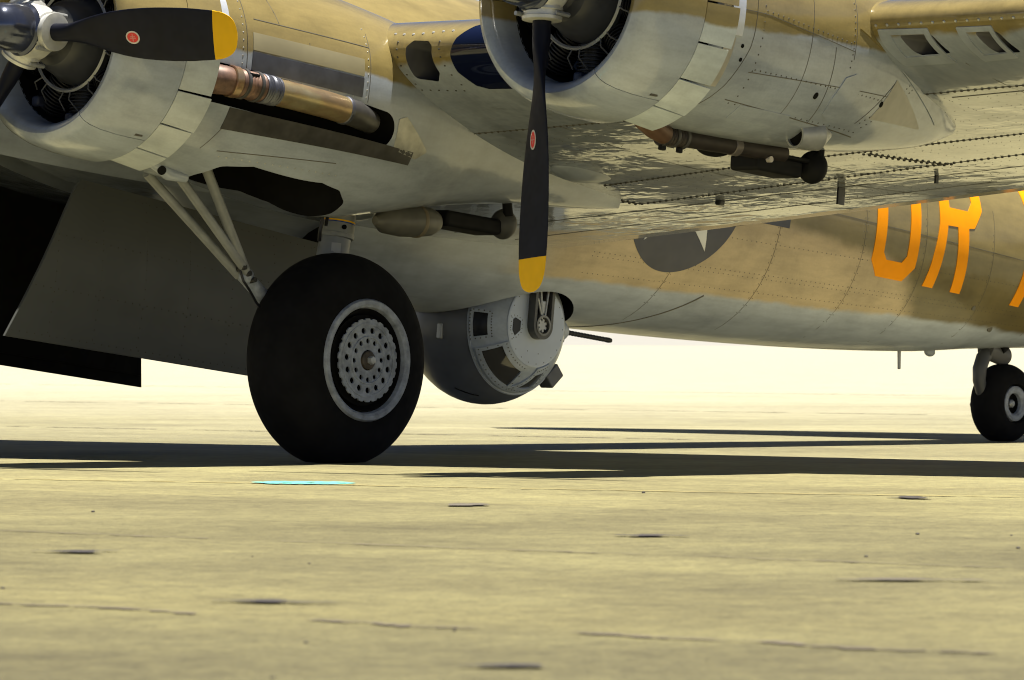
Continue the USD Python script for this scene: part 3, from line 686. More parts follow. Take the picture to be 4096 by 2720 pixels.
def engine_set(hub, skin, flapmat, first, seed):
    r = np.random.default_rng(seed)
    C = grp(BOMB, 'cowling')
    for a0, a1 in ((56.2, 175.8), (176.2, 295.8), (296.2, 415.8)): put(C, 'cowl_panel', _al(hub, CR, a0, a1, 60), skin, smooth=40)
    put(C, 'inner_wall', _al(hub, [(.35, .56), (1.0, .60), (1.0, .585), (.35, .545)], 0, 360, 64), dark_inside)
    for q in ((56, .42),):
        put(C, 'latch', box(np.array([hub[0]+.56, hub[1]+cowl_r(.56)*math.cos(math.radians(53)), hub[2]-cowl_r(.56)*math.sin(math.radians(53))]), (.06, .012, .016)), seam_dark)
    for k, a0 in enumerate(first):
        a1 = a0+18.6; op = .012 if seed == 1 else .02
        op = op+r.uniform(0, .012)
        pr = [(.656, .722), (.656, .738), (.78, .742+op*.6), (.912, .738+op*1.6), (.912, .728+op*1.6), (.78, .731+op*.6)]
        put(C, 'cowl_flap', _al(hub, pr, a0, a1, 10), flapmat, smooth=30)
    put(C, 'flap_backing', _al(hub, [(.65, .70), (.65, .715), (.80, .69), (.80, .66)], 0, 360, 60), dark_inside)
    E = grp(BOMB, 'engine')
    put(E, 'crankcase', lathe([(.10, 0), (.10, .10), (.16, .13), (.18, .19), (.24, .235), (.33, .26), (.37, .285), (.42, .29), (.42, 0)], hub, (1, 0, 0), 48), simple('crankcase_grey_%d' % seed, (.045, .047, .052), .35, var=.2))
    put(E, 'ignition_ring', lathe([(.33, .318), (.318, .33), (.33, .342), (.342, .33)], hub, (1, 0, 0), 64), dull_alu)
    for k in range(9):
        a = math.radians(k*40+90); dv = np.array([0, math.cos(a), -math.sin(a)]); base = hub+np.array([.50, 0, 0])
        prof = [(.20, 0), (.20, .075)]
        for t in np.arange(.27, .52, .022): prof += [(t, .078), (t, .105), (t+.008, .105), (t+.008, .078)]
        prof += [(.53, .09), (.555, .06), (.555, 0)]
        put(E, 'cylinder', lathe(prof, base, dv, 14), simple('cylinder_black', (.02, .02, .022), .42) if 'cyl' not in globals() else cyl)
        put(E, 'rocker_cover', box(base+dv*.50+[-.10, 0, 0], (.10, .07, .07), bevel=.02), simple('rocker_blue_grey', (.055, .06, .085), .4) if 'rock' not in globals() else rock)
        tn = np.array([0, -dv[2], dv[1]])
        for q in (-1, 1): put(E, 'ignition_lead', tube([hub+[.33, 0, 0]+dv*.335+tn*.03*q, hub+[.31, 0, 0]+dv*.39+tn*.045*q, hub+[.38, 0, 0]+dv*.45+tn*.06*q], .005, 8), lead)
    return C, E
lead = simple('lead_grey', (.12, .12, .12), .5)
cyl = simple('cylinder_black', (.008, .008, .009), .5); rock = simple('rocker_blue_grey', (.03, .034, .055), .4)
engine_set(HUB1, nac1_skin, flap1_skin, (60.8, 41.2, 21.6, 2.0, -17.6, -37.2, 120, 140, 160, 180, 200, 220), 1)
engine_set(HUB2, nac2_skin, flap2_skin, (63.4, 43.8, 24.2, 4.6, -15.0, -34.6, 120, 140, 160, 180, 200, 220), 2)

dome_metal = simple('dark_dome_metal', (.10, .11, .15), .16, metallic=.8, var=.2, scale=4)
hub_metal = simple('hub_metal', (.58, .58, .55), .35, metallic=.35, var=.2, scale=9)
def propeller(hub, ang0):
    P = grp(BOMB, 'propeller')
    put(P, 'dome', lathe([(-.40, 0), (-.395, .05), (-.37, .10), (-.32, .135), (-.24, .15), (-.12, .155), (-.10, .17), (-.09, .17), (-.09, 0)], hub, (1, 0, 0), 40), dome_metal)
    hb = [tri(lathe([(-.10, 0), (-.10, .155), (-.05, .175), (.05, .175), (.11, .13), (.14, .09), (.14, 0)], hub, (1, 0, 0), 40))]
    put(P, 'hub', cat(hb), hub_metal)
    for k in range(3):
        a = math.radians(ang0+120*k); e = np.array([0, math.cos(a), -math.sin(a)]); t = np.array([0, math.sin(a), math.cos(a)])
        put(P, 'hub_arm', lathe([(.05, 0), (.05, .105), (.12, .108), (.125, .122), (.15, .125), (.155, .112), (.185, .11), (.19, .122), (.21, .12), (.215, .085), (.215, 0)], hub, e, 36), hub_metal)
        for q in (-1, 1): put(P, 'clamp_bolt', lathe([(-.06, 0), (-.06, .014), (.06, .014), (.06, 0)], hub+e*.172+np.array([1, 0, 0])*q*.05+t*.115*(1 if q > 0 else -1), np.array([1, 0, 0]), 8), dull_alu)
        # clockwise seen from behind: the leading edge faces +t and forward
        rs = np.array([.20, .34, .45, .60, .80, 1.0, 1.2, 1.4, 1.55, 1.70, 1.775, 1.815, 1.835, 1.845])
        ch = np.array([.115, .125, .17, .235, .295, .325, .335, .33, .315, .29, .245, .19, .125, .05])
        be = np.radians(np.array([58, 54, 46, 37, 28, 22.5, 19, 16.5, 15, 14.5, 14, 14, 14, 14]))
        th_ = np.array([.115, .11, .085, .06, .042, .032, .025, .02, .017, .014, .011, .008, .006, .004])
        X = np.unique(np.r_[np.linspace(.20, 1.70, 36), np.linspace(1.70, 1.845, 20)])
        CH, BE, TK = Pch(rs, ch)(X), Pch(rs, be)(X), Pch(rs, th_)(X)
        def sec(x, c, b, k_):
            q = np.arange(28)/28*2*np.pi; u = np.cos(q)*.5; w = np.sin(q)*.5*np.where(np.cos(q) > 0, np.sqrt(np.clip(1-.3*np.cos(q), 0, 1)), 1)
            cd = t*math.cos(b)-np.array([1, 0, 0])*math.sin(b); nd = np.cross(e, cd)
            return hub+e*x+(u*c)[:, None]*cd+(w*k_)[:, None]*nd
        m = X <= 1.64; x1 = np.r_[X[m], 1.64]; x2 = np.r_[1.64, X[~m]]
        def part(xx): return loft([sec(x, Pch(rs, ch)(x), Pch(rs, be)(x), Pch(rs, th_)(x)) for x in xx])
        put(P, 'blade', part(x1), blade_paint, smooth=45)
        put(P, 'blade_tip', part(x2), yellow, smooth=45, label='yellow painted blade tip')
        # maker's oval on the forward face
        def face(u, v):     # u along the blade, v across
            c, b, k_ = Pch(rs, ch)(u), Pch(rs, be)(u), Pch(rs, th_)(u)
            cd = t[None]*np.cos(b)[:, None]-np.array([[1, 0, 0]])*np.sin(b)[:, None]; nd = np.cross(np.broadcast_to(e, cd.shape), cd)
            s_ = np.sign(-nd[:, :1]); qq = np.sqrt(np.clip(1-(2*v/c)**2, 0, 1))
            return hub+e*u[:, None]+cd*v[:, None]+nd*s_*(k_/2*qq)[:, None]
        ov = sg.Point(0, 0).buffer(1, 32)
        el = lambda a_, b_: shapely.affinity.translate(shapely.affinity.scale(ov, a_, b_), .93, -.02)
        behind = lambda Q: Q+np.array([.5, 0, 0])
        put(P, 'emblem_ring', conform(el(.060, .042).difference(el(.049, .032)), face, .0, .0025, .02, behind), pale)
        put(P, 'emblem', conform(el(.049, .032), face, .0, .0022, .02, behind), red)
        wing_mark = shapely.union_all([sg.box(.903, -.028, .957, -.022), sg.box(.908, -.018, .952, -.012), sg.Polygon([(.925, -.045), (.935, -.045), (.933, .004), (.927, .004)])])
        put(P, 'emblem_mark', conform(wing_mark, face, .0, .0032, .02, behind), simple('emblem_pink', (.75, .25, .22), .5) if 'pink' not in globals() else pink)
    return P
pink = simple('emblem_pink', (.75, .25, .22), .5)
propeller(HUB1, 87.2); propeller(HUB2, 2.6)

# nacelles
def nac_rings(hub, tab):
    xs = np.linspace(tab[0, 0], tab[-1, 0], 60); rr = []
    for x in xs:
        c, s = nac_section(tab, x, 96); rr.append(np.stack([np.full(96, hub[0]+x), hub[1]+c, hub[2]+s], 1))
    return loft(rr)
N1, N2 = Snac(HUB1, NAC1), Snac(HUB2, NAC2); N1b, N2b = Snac_below(HUB1, NAC1), Snac_below(HUB2, NAC2)
def capsule(pts, r): 
    ms = [m3.Manifold.sphere(r, 40).translate([float(t) for t in q]) for q in pts]
    return sum((m3.Manifold.batch_hull([ms[i], ms[i+1]]) for i in range(1, len(ms)-1)), m3.Manifold.batch_hull([ms[0], ms[1]]))
tr = []
for x in np.linspace(.6, 2.48, 9):
    zz = np.interp(x, [.6, 1.2, 1.9, 2.55], [-.17, -.20, -.245, -.305]); tr.append(HUB2+[x, float(nac_l(NAC2, max(x, .82), zz))-.04, zz])
trough = capsule(tr, .132)
# wheel opening in the underside
wp = sg.Polygon([(1.32, -.45), (2.35, -.45), (2.55, -.36), (2.62, -.15), (2.62, .15), (2.55, .34), (2.4, .44), (2.2, .475), (1.6, .44), (1.38, .36), (1.32, .2)])
wp = wp.buffer(-.09).buffer(.09, 12).simplify(.002)
wcs = m3.CrossSection([np.asarray(wp.exterior.coords)[:-1].tolist()], m3.FillRule.NonZero).extrude(.62)
v, f = tri(wcs); wheelhole = man((v+HUB2+[0, 0, -1.02], f))
NA2 = grp(BOMB, 'nacelle')
skin, inner = split_cut(man(nac_rings(HUB2, NAC2)), [trough, wheelhole])
put(NA2, 'skin', skin, nac2_skin, smooth=35); put(NA2, 'recess_lining', inner, dark_inside, smooth=35)  # recess walls near black: the shade inside is put into their colour
NA1 = grp(BOMB, 'nacelle')
put(NA1, 'skin', nac_rings(HUB1, NAC1), nac1_skin, smooth=35)
a1x, a2x = axis_of(HUB1), axis_of(HUB2)
def band(x0, x1, zs): return sg.Polygon([(x0, zs[0]), (x1, zs[1]), (x1, zs[2]), (x0, zs[3])])
put(NA2, 'heat_shield', conform(band(1.26, 2.24, (.035, .0, -.125, -.085)), N2, -.001, .005, .06, a2x), shield)
put(NA2, 'side_panel', conform(band(1.26, 2.24, (.16, .125, .012, .047)), N2, -.001, .004, .06, a2x), simple('faded_panel', (.30, .265, .16), .4, var=.15, scale=3))
put(NA2, 'heat_shield', conform(band(1.16, 2.86, (-.335, -.40, -.485, -.47)), N2, -.001, .004, .06, a2x), shield_dark)
put(NA2, 'strap', conform(band(.965, 1.065, (.50, .50, .13, .13)), N2, .002, .012, .05, a2x), strap_metal)
put(NA1, 'strap', conform(band(.975, 1.085, (.45, .45, -.165, -.165)), N1, .002, .014, .05, a1x), strap_metal)
put(NA1, 'strap', conform(band(.955, 1.04, (-.18, -.18, -.47, -.47)), N1, .002, .010, .05, a1x), simple('dull_strap', (.42, .40, .36), .45, metallic=.3))
col = [(x, z) for x in (1.46, 1.58, 1.70, 1.82, 1.94, 2.12, 2.16) for z in np.linspace(.0, -.095, 8)-.035*(x-1.26)]
put(NA2, 'shield_rivet', rivets(N2, col, .006, a2x), rivet_light, kind='stuff')
put(NA2, 'polished_patch', conform(sg.Polygon([(2.64, -.22), (2.70, -.20), (2.98, -.38), (2.90, -.43), (2.66, -.40)]).buffer(.01), N2, -.001, .004, .05, a2x), simple('bare_patch', (.46, .45, .40), .25, metallic=.3, var=.3, scale=9))
# panel seams of the nacelles
def seam_set(fn, lines, w, ax): return cat([conform(strip(line(q, step=.08), w), fn, -.001, .0016, .08, ax) for q in lines])
put(NA1, 'panel_seam', seam_set(N1, [[(.92, .0), (1.3, .0), (2.2, -.1)], [(1.22, .45), (1.2, -.2), (1.1, -.5), (1.02, -.6)], [(2.2, .3), (2.2, -.15)], [(1.75, .3), (1.75, -.55)], [(1.25, -.36), (2.9, -.30)], [(1.2, -.53), (2.0, -.555), (2.6, -.57)], [(2.0, -.1), (2.05, -.56)], [(2.75, -.2), (2.5, -.5)]], .0042, a1x), seam_dark, smooth=False, kind='stuff')
put(NA2, 'panel_seam', seam_set(N2, [[(1.2, .4), (1.22, -.1)], [(1.28, .25), (2.3, .21)], [(1.25, -.60), (2.2, -.56)], [(1.22, -.35), (1.12, -.6)], [(2.3, .3), (2.3, -.15)], [(1.75, .16), (1.75, .03)], [(1.45, .4), (1.5, .25)]], .0042, a2x), seam_dark, smooth=False, kind='stuff')
rv = [(1.28, z) for z in np.arange(-.5, .4, .05)]+[(2.18, z) for z in np.arange(-.2, .3, .04)]+[(x, -.34) for x in np.arange(1.3, 2.85, .05)]+[(x, -.545) for x in np.arange(1.25, 2.6, .06)]+[(x, .02-.085*(x-1.3)) for x in np.arange(1.3, 2.2, .05)]
rv += [(2.55+.45*t, -.49+.33*t) for t in np.linspace(0, 1, 16)]+[(2.6+.45*t, -.51+.33*t) for t in np.linspace(0, 1, 16)]
put(NA1, 'rivet_row', rivets(N1, rv, .0065, a1x), rivet_dark, kind='stuff')
rv = [(1.18, z) for z in np.arange(-.05, .45, .05)]+[(2.28, z) for z in np.arange(-.12, .35, .05)]+[(x, -.63) for x in np.arange(1.3, 2.3, .06)]
put(NA2, 'rivet_row', rivets(N2, rv, .0065, a2x), rivet_light, kind='stuff')
for x, z, q in ((1.95, -.405, .02), (2.66, -.36, .018), (1.12, -.22, .012), (1.14, -.30, .012), (1.03, -.45, .016)):
    put(NA1, 'drain_hole', conform(sg.Point(x, z).buffer(q), N1, -.001, .003, .01, a1x), dark_inside)
acc = sg.Polygon([(2.13, -.40), (2.18, -.28), (2.26, -.25), (2.33, -.30), (2.31, -.42), (2.2, -.50), (2.13, -.48)]).buffer(.02)
put(NA1, 'access_panel', conform(acc, N1, -.001, .006, .03, a1x), nac1_skin)
put(NA1, 'access_panel', conform(sg.box(1.35, -.62, 1.85, -.54), N1, -.001, .004, .05, a1x), nac1_skin)
put(NA1, 'tail_patch', conform(sg.Polygon([(2.75, -.20), (3.30, -.42), (2.62, -.45)]).buffer(.005), N1, -.001, .003, .05, a1x), simple('tan_patch', (.40, .385, .34), .3, var=.2))
put(NA1, 'fillet_strip', conform(sg.Polygon([(2.23, .05), (2.27, .05), (3.62, -.36), (3.5, -.37)]), N1, .0, .006, .05, a1x), nac1_skin)
# oil cooler outlet: a half pipe spout with a dark mouth
o = N1b(np.array([2.20]), np.array([.30]))[0]
put(NA1, 'outlet_spout', lathe([(-.13, .085), (.05, .10), (.16, .02), (.15, .0), (.04, .085), (-.13, .07)], o+[0, .0, .0], [1, .15, .12], 30), dull_alu)
put(NA1, 'outlet_mouth', lathe([(-.11, 0), (-.11, .071), (-.10, .071), (-.10, 0)], o, [1, .15, .12], 30), dark_inside)
put(NA2, 'drain_pipe', tube([HUB2+[1.00, .12, -.70], HUB2+[1.14, .13, -.755], HUB2+[1.3, .13, -.765]], (.035, .045, .03)), nac2_skin)
put(NA2, 'drain_mouth', lathe([(0, 0), (0, .03), (.008, .03), (.008, 0)], HUB2+[1.06, .155, -.745], [-.3, .9, -.3], 20), dark_inside)
# exhaust pipe of the inner engine, in its side recess
X2 = grp(BOMB, 'exhaust_pipe')
def tp(x):
    zz = np.interp(x, [.6, 1.2, 1.9, 2.55], [-.165, -.185, -.215, -.26]); return HUB2+[x, float(nac_l(NAC2, max(x, .82), zz))+np.interp(x, [.6, 1.1, 1.6, 2.2, 2.5], [-.03, .03, .03, .0, -.12]), zz]
put(X2, 'elbow', tube([tp(.80)+[0, -.26, .0], tp(.90)+[0, -.12, 0], tp(.98)+[0, -.03, 0], tp(1.04), tp(1.08)], (.07, .085, .098, .093, .088), 28), pipe_brown)
put(X2, 'collar', tube([tp(x) for x in (1.07, 1.075, 1.12, 1.125)], (.094, .103, .103, .094), 28), pipe_metal)
xs = np.linspace(1.12, 1.34, 25); put(X2, 'bellows', tube([tp(x) for x in xs], [.09+.004*math.sin(k*2.1) for k in range(25)], 28), pipe_brown)
for x in (1.16, 1.27): put(X2, 'clamp', tube([tp(x), tp(x+.004), tp(x+.022), tp(x+.026)], (.095, .101, .101, .095), 28), shield_dark)
put(X2, 'clamp_bolt', box(tp(1.21)+[0, .07, .06], (.09, .02, .02), bevel=.006), dark_inside)
xs = np.linspace(1.33, 1.46, 21); put(X2, 'bellows', tube([tp(x) for x in xs], [.093+.005*math.sin(k*1.9) for k in range(21)], 28), shield)
put(X2, 'pipe', tube([tp(x) for x in np.linspace(1.45, 2.10, 12)], .088, 36), pipe_metal)
put(X2, 'collar', tube([tp(x) for x in (2.08, 2.085, 2.11, 2.115)], (.089, .094, .094, .089), 32), shield)
put(X2, 'pipe_end', tube([tp(x) for x in (2.1, 2.2, 2.33, 2.45)], (.087, .087, .083, .078), 28), shield_dark)
# exhaust pipe and turbocharger under the outer nacelle
X1 = grp(BOMB, 'exhaust_pipe'); rusty1 = simple('dark_rust', (.03, .023, .02), .5, metallic=.3, var=.4)
e1 = lambda x, z, l=.0: HUB1+[x, l, z]
put(X1, 'elbow', tube([e1(.86, -.60, .06), e1(.94, -.67, .05), e1(1.04, -.715, .04), e1(1.16, -.74, .02)], (.08, .078, .07, .062), 26), simple('copper_brown', (.12, .065, .04), .45, metallic=.4, var=.4))
def z1(x): return -.742+.03*(x-1.15)
xs = np.linspace(1.14, 1.36, 25); put(X1, 'bellows', tube([e1(x, z1(x)) for x in xs], [.062+.004*math.sin(k*2.0) for k in range(25)], 26), rusty1)
for x in (1.15, 1.24, 1.33): put(X1, 'clamp', tube([e1(x, z1(x)), e1(x+.004, z1(x)), e1(x+.025, z1(x)), e1(x+.03, z1(x))], (.063, .071, .071, .063), 26), shield_dark)
put(X1, 'clamp_bolt', box(e1(1.17, z1(1.17)-.07), (.05, .03, .05), bevel=.008), turbo_black); put(X1, 'clamp_bolt', box(e1(1.33, z1(1.33)-.075), (.04, .03, .04), bevel=.008), turbo_black)
put(X1, 'pipe', tube([e1(1.36, z1(1.36)), e1(1.9, z1(1.9)), e1(2.3, z1(2.3))], .056, 28), rusty1)
put(X1, 'collar', tube([e1(x, z1(x)) for x in (1.80, 1.805, 1.86, 1.865)], (.057, .061, .061, .057), 26), simple('collar_steel', (.16, .14, .13), .4, metallic=.4))
teardrop(HUB1+[1.62, -.12, -.735], .34, .14, .08, 'lower_fairing', X1, turbo_black)
T1 = grp(BOMB, 'turbocharger')
put(T1, 'casing', box(HUB1+[2.27, -.10, -.785], (.44, .24, .11), bevel=.025), turbo_black)
put(T1, 'casing_rim', box(HUB1+[2.29, -.10, -.725], (.50, .27, .025), bevel=.01), turbo_black)
put(T1, 'hood', ellipsoid(HUB1+[2.60, .0, -.755], (.085, .10, .105)), turbo_black)
put(T1, 'bracket', tube([HUB1+[2.62, .04, -.58], HUB1+[2.60, .05, -.70]], .028, 12), turbo_black)
put(T1, 'waste_gate', lathe([(-.02, 0), (-.02, .02), (.02, .02), (.02, 0)], HUB1+[2.14, .03, -.765], (0, 1, 0), 20), pale)
# inner turbocharger, behind the main wheel
T2 = grp(BOMB, 'turbocharger')
put(T2, 'shroud', tube([HUB2+[x, -.02, z] for x, z in ((3.22, -.80), (3.30, -.79), (3.45, -.775), (3.62, -.755), (3.74, -.745), (3.80, -.74))], (.03, .085, .105, .108, .095, .07), 28), simple('shroud_white', (.115, .11, .09), .4, var=.3))
put(T2, 'shroud_band', tube([HUB2+[x, -.02, z] for x, z in ((3.60, -.757), (3.605, -.757), (3.63, -.755), (3.635, -.755))], (.107, .112, .112, .107), 28), simple('band_tan', (.2, .16, .10), .5))
put(T2, 'casing', box(HUB2+[4.14, -.10, -.70], (.56, .26, .11), bevel=.03), turbo_black)
put(T2, 'hood', ellipsoid(HUB2+[4.47, -.02, -.67], (.085, .10, .105)), simple('hood_grey', (.08, .078, .07), .5))
put(T2, 'bracket', tube([HUB2+[4.43, .03, -.50], HUB2+[4.45, .04, -.62]], .035, 12), turbo_black)
put(T2, 'fairing', ellipsoid(HUB2+[3.15, -.3, -.70], (.35, .16, .10)), grey_skin)
# starboard side engines (only their shadow is near the picture)
for hub, tab, sk in ((HUB1, NAC1, nac1_skin), (HUB2, NAC2, nac2_skin)):
    m = np.array([1, -1, 1]); v, f = tri(nac_rings(hub, tab)); put(BOMB, 'nacelle', (v*m, f[:, ::-1]), sk, smooth=35)
    v, f = tri(_al(hub, CR, 0, 360, 90)); put(BOMB, 'cowling', (v*m, f[:, ::-1]), sk, smooth=40)

# ---------------------------------------------------------------- landing gear
def wheel(center, R, H, core, prof_rim, label):
    """tyre with a flattened foot standing on the ground; center in the body frame"""
    Wg = grp(BOMB, 'main_wheel' if R > .5 else 'tail_wheel', label)
    t = np.linspace(-math.pi, math.pi, 49)[:-1]; e = .82
    pr = [(H*np.sign(math.sin(x))*abs(math.sin(x))**e, core+(R-core if math.cos(x) > 0 else .05*R)*np.sign(math.cos(x))*abs(math.cos(x))**.9) for x in t]
    v, f = lathe(pr, (0, 0, 0), (0, 1, 0), 96)
    return Wg, v, f
def stand(v, center, sink):
    """points around the origin, upright in the world -> body frame at center; squash what would go below the ground"""
    zc = sink; z = v[:, 2].copy(); low = z < -zc
    v = v.copy(); v[low, 2] = -zc+(z[low]+zc)*.04
    bulge = np.clip((-(z)-zc*.72)/(zc*.28), 0, 1)*.05; v[:, 1] *= 1+bulge
    return upright(v+center, center)
c0 = np.array([0, 3.245, 0.0])
MW, v, f = wheel(c0, .71, .285, .37, None, 'big black main wheel with a grey perforated hub')
put(MW, 'tyre', (stand(v, c0, AXLE-.004), f), rubber, smooth=60)
def lat(prof, n=64): 
    v, f = lathe(prof, (0, 0, 0), (0, 1, 0), n); return upright(v+c0, c0), f
put(MW, 'rim_flange', lat([(.22, .338), (.262, .344), (.292, .352), (.305, .370), (.302, .395), (.285, .406), (.22, .41)]), rim_paint)
put(MW, 'rim_well', lat([(.262, .343), (.17, .30), (.17, .10), (.19, .10), (.19, .29), (.266, .336)]), dark_inside)
tk = [(0, 0)]
def scallop(r, n, d): t = np.arange(n*8)/(n*8)*2*np.pi; q = r-d*(np.cos(n*t) > .35); return sg.Polygon(np.stack([q*np.cos(t), q*np.sin(t)], 1))
dsk = scallop(.276, 26, .009)
for n, rr_, hr, ph in ((15, .198, .0205, .1), (12, .128, .017, 0.0)):
    for k in range(n): dsk = dsk.difference(sg.Point(rr_*math.cos(ph+k/n*2*math.pi), rr_*math.sin(ph+k/n*2*math.pi)).buffer(hr, 6))
dsk = dsk.difference(sg.Point(0, 0).buffer(.068, 10))
def disc_part(poly, l0, d):
    m = trimesh.creation.extrude_polygon(poly, d, engine='earcut'); v = np.array(m.vertices); v = np.stack([v[:, 0], l0+v[:, 2], v[:, 1]], 1); return upright(v+c0, c0), np.array(m.faces)
put(MW, 'brake_disc', disc_part(dsk, .282, .012), rim_paint, smooth=20)
put(MW, 'brake_rim', lat([(.282, .232), (.299, .232), (.299, .246), (.282, .246)]), rim_paint)
put(MW, 'brake_ring', lat([(.293, .148), (.303, .150), (.303, .158), (.293, .160)]), rim_paint)
put(MW, 'backing', lat([(.235, 0), (.235, .30), (.245, .30), (.245, 0)]), dark_inside)
put(MW, 'hub_cap', lat([(.24, 0), (.24, .066), (.305, .060), (.315, .045), (.317, 0)], 24), simple('hub_rust', (.07, .055, .04), .55, var=.5, scale=20))
put(MW, 'hub_nut', lat([(.31, 0), (.31, .03), (.345, .026), (.35, 0)], 6), dull_alu)
LG = grp(BOMB, 'main_landing_gear')
put(LG, 'strut', tube([(.23, 2.95, 1.25), (.205, 2.95, .865)], .117, 32), strut_grey)
put(LG, 'strut_collar', tube([(.2055, 2.95, .875), (.205, 2.95, .87), (.203, 2.95, .842), (.2025, 2.95, .837)], (.11, .122, .122, .11), 32), strut_grey)
put(LG, 'lower_strut', tube([(.203, 2.95, .86), (.09, 2.95, .1)], .106, 32), simple('oleo_grey', (.20, .215, .24), .4, var=.2))
put(LG, 'yellow_band', tube([(.2105, 2.95, .956), (.2098, 2.95, .946)], .1183, 32), yellow)
put(LG, 'blue_band', tube([(.2097, 2.95, .944), (.209, 2.95, .936)], .1183, 32), simple('band_blue', (.02, .05, .3), .4))
put(LG, 'axle', tube([(.02, 2.85, .02), (0, 3.3, 0)], .06, 20), strut_grey)
def stl(a_, z): return np.array([.208+.1185*math.cos(a_)*1.0, 2.95+.1185*math.sin(a_), z])
put(LG, 'data_plate', conform(sg.box(1.9, .70, 2.5, .80), lambda a_, z: np.stack([.19+.1075*np.cos(a_), 2.95+.1075*np.sin(a_), z], -1), .0, .002, .02, np.array([.19, 2.95, .75])), simple('plate_white', (.36, .37, .39), .45, var=.1))
for a_, z in ((1.9, .93), (2.0, .93)): put(LG, 'filler_cap', lathe([(0, 0), (0, .016), (.014, .016), (.014, 0)], stl(1.95, .91)-[0, .004, 0], [math.cos(1.95), math.sin(1.95), 0], 14), dark_inside)
put(LG, 'hydraulic_line', tube([(.0, 3.02, 1.1), (-.03, 3.03, .98), (-.025, 3.04, .93), (-.03, 3.03, .86), (.0, 3.0, .80)], .014, 10), black_paint)
put(LG, 'hydraulic_line', tube([(.03, 3.02, 1.1), (.02, 3.04, .97), (.0, 3.05, .90)], .012, 10), black_paint)
for a_, b_, r_ in (((-1.68, 3.06, 1.03), (-.80, 3.08, .47), .031), ((-1.60, 3.22, 1.07), (-.775, 3.14, .485), .031), ((-1.44, 3.30, 1.18), (-.762, 3.12, .475), .034)):
    put(LG, 'drag_strut', tube([a_, b_], r_, 20), strut_grey)
put(LG, 'strut_joint', ellipsoid((-.765, 3.11, .472), (.06, .05, .055)), rim_paint)
put(LG, 'lower_link', tube([(-.78, 3.1, .48), (-.06, 2.98, .12)], .05, 20), rim_paint)
for k in range(3): put(LG, 'joint_bolt', lathe([(-.06, 0), (-.06, .018), (.06, .018), (.06, 0)], np.array([-.84+.05*k, 3.12, .51-.035*k]), (0, 1, .2), 10), black_paint)
put(LG, 'brake_line', tube([(-.85, 3.14, .50), (-.83, 3.16, .43), (-.76, 3.15, .38), (-.66, 3.12, .31), (-.5, 3.1, .2)], .009, 8), black_paint)
# tail wheel
tc = w = np.array([11.36, 0, 0.0]); 
cw = np.array([-.10, 0, -.0105])+np.array([11.336*math.cos(PITCH)-(.318-AXLE)*math.sin(PITCH), 0, 11.336*math.sin(PITCH)+(.318-AXLE)*math.cos(PITCH)])
TW, v, f = wheel(cw, .333, .15, .17, None, 'small black tail wheel with a grey hub ring')
put(TW, 'tyre', (stand(v, cw, .314), f), rubber, smooth=60)
def latt(prof, n=48): v, f = lathe(prof, (0, 0, 0), (0, 1, 0), n); return upright(v+cw, cw), f
put(TW, 'rim_flange', latt([(.09, .085), (.125, .088), (.142, .105), (.146, .130), (.138, .146), (.09, .15)]), rim_paint)
put(TW, 'rim_well', latt([(.125, .09), (.06, .08), (.06, 0), (.05, 0), (.05, .1), (.12, .098)]), dark_inside)
put(TW, 'hub_cap', latt([(.055, 0), (.055, .04), (.10, .034), (.115, .02), (.118, 0)], 20), dull_alu)
TG = grp(BOMB, 'tail_wheel_fork')
fk = [upright([[a_, b_, c_]], cw*0)[0] for a_, b_, c_ in ()]
def tw(dx, l, dz): return upright([[cw[0]+dx, l, cw[2]+dz]], cw)[0]
put(TG, 'fork', tube([tw(-.10, .0, .455), tw(-.19, .0, .435), tw(-.265, .0, .38), tw(-.31, .0, .29), tw(-.315, .0, .19), tw(-.28, .0, .09), tw(-.22, .0, -.02)], (.05, .06, .062, .06, .055, .05, .045), 22), simple('fork_grey', (.07, .072, .078), .45))
for q in (-1,): put(TG, 'fork_arm', tube([tw(-.25, 0, .06), tw(-.2, .14*q, -.01), tw(-.05, .17*q, -.02), tw(0, .165*q, 0)], (.05, .04, .035, .03), 16), black_paint)
put(TG, 'pivot_head', tube([tw(-.23, 0, .46), tw(-.01, 0, .40), tw(.02, 0, .40)], (.085, .085, .08), 24), simple('fork_head_grey', (.10, .10, .105), .45))
put(TG, 'strut', tube([tw(-.08, 0, .48), tw(-.02, 0, .75)], .085, 24), dark_inside)
put(TG, 'boot', tube([tw(-.14, 0, .47), tw(-.10, 0, .50), tw(-.05, 0, .60)], (.11, .12, .11), 24), dark_inside)
put(TG, 'lock_lever', tube([tw(-.10, .08, .48), tw(.10, .08, .49)], .02, 10), black_paint)

# ---------------------------------------------------------------- ball turret
BT = grp(BOMB, 'ball_turret')
def Sball(R=BALL_R):   # u: turn about the trunnion axis from aft-down, degrees; v: sine towards port
    return lambda u, v: BALL+R*np.stack([np.sqrt(np.clip(1-v**2, 0, 1))*np.cos(u), v, -np.sqrt(np.clip(1-v**2, 0, 1))*np.sin(u)], -1)
def ball_ring(v0, v1, R, n=96, back=.03):
    vs = np.linspace(v0, v1, 14); pr = [(R*x, R*math.sqrt(1-x*x)) for x in vs]; pi_ = [(R*x, R*math.sqrt(1-x*x)-back) for x in vs[::-1]]
    return lathe(pr+pi_, BALL, (0, 1, 0), n)
put(BT, 'shell', ball_ring(-.845, .505, BALL_R), simple('turret_dark_grey', (.12, .13, .155), .36, var=.15, scale=4))  # main shell in a darker grey than the port shell
put(BT, 'seam_ring', ball_ring(.492, .512, BALL_R+.006), turret_grey)
put(BT, 'port_shell', ball_ring(.514, .853, BALL_R), turret_grey)
yl = BALL_R*.853; rl = BALL_R*math.sqrt(1-.853**2)
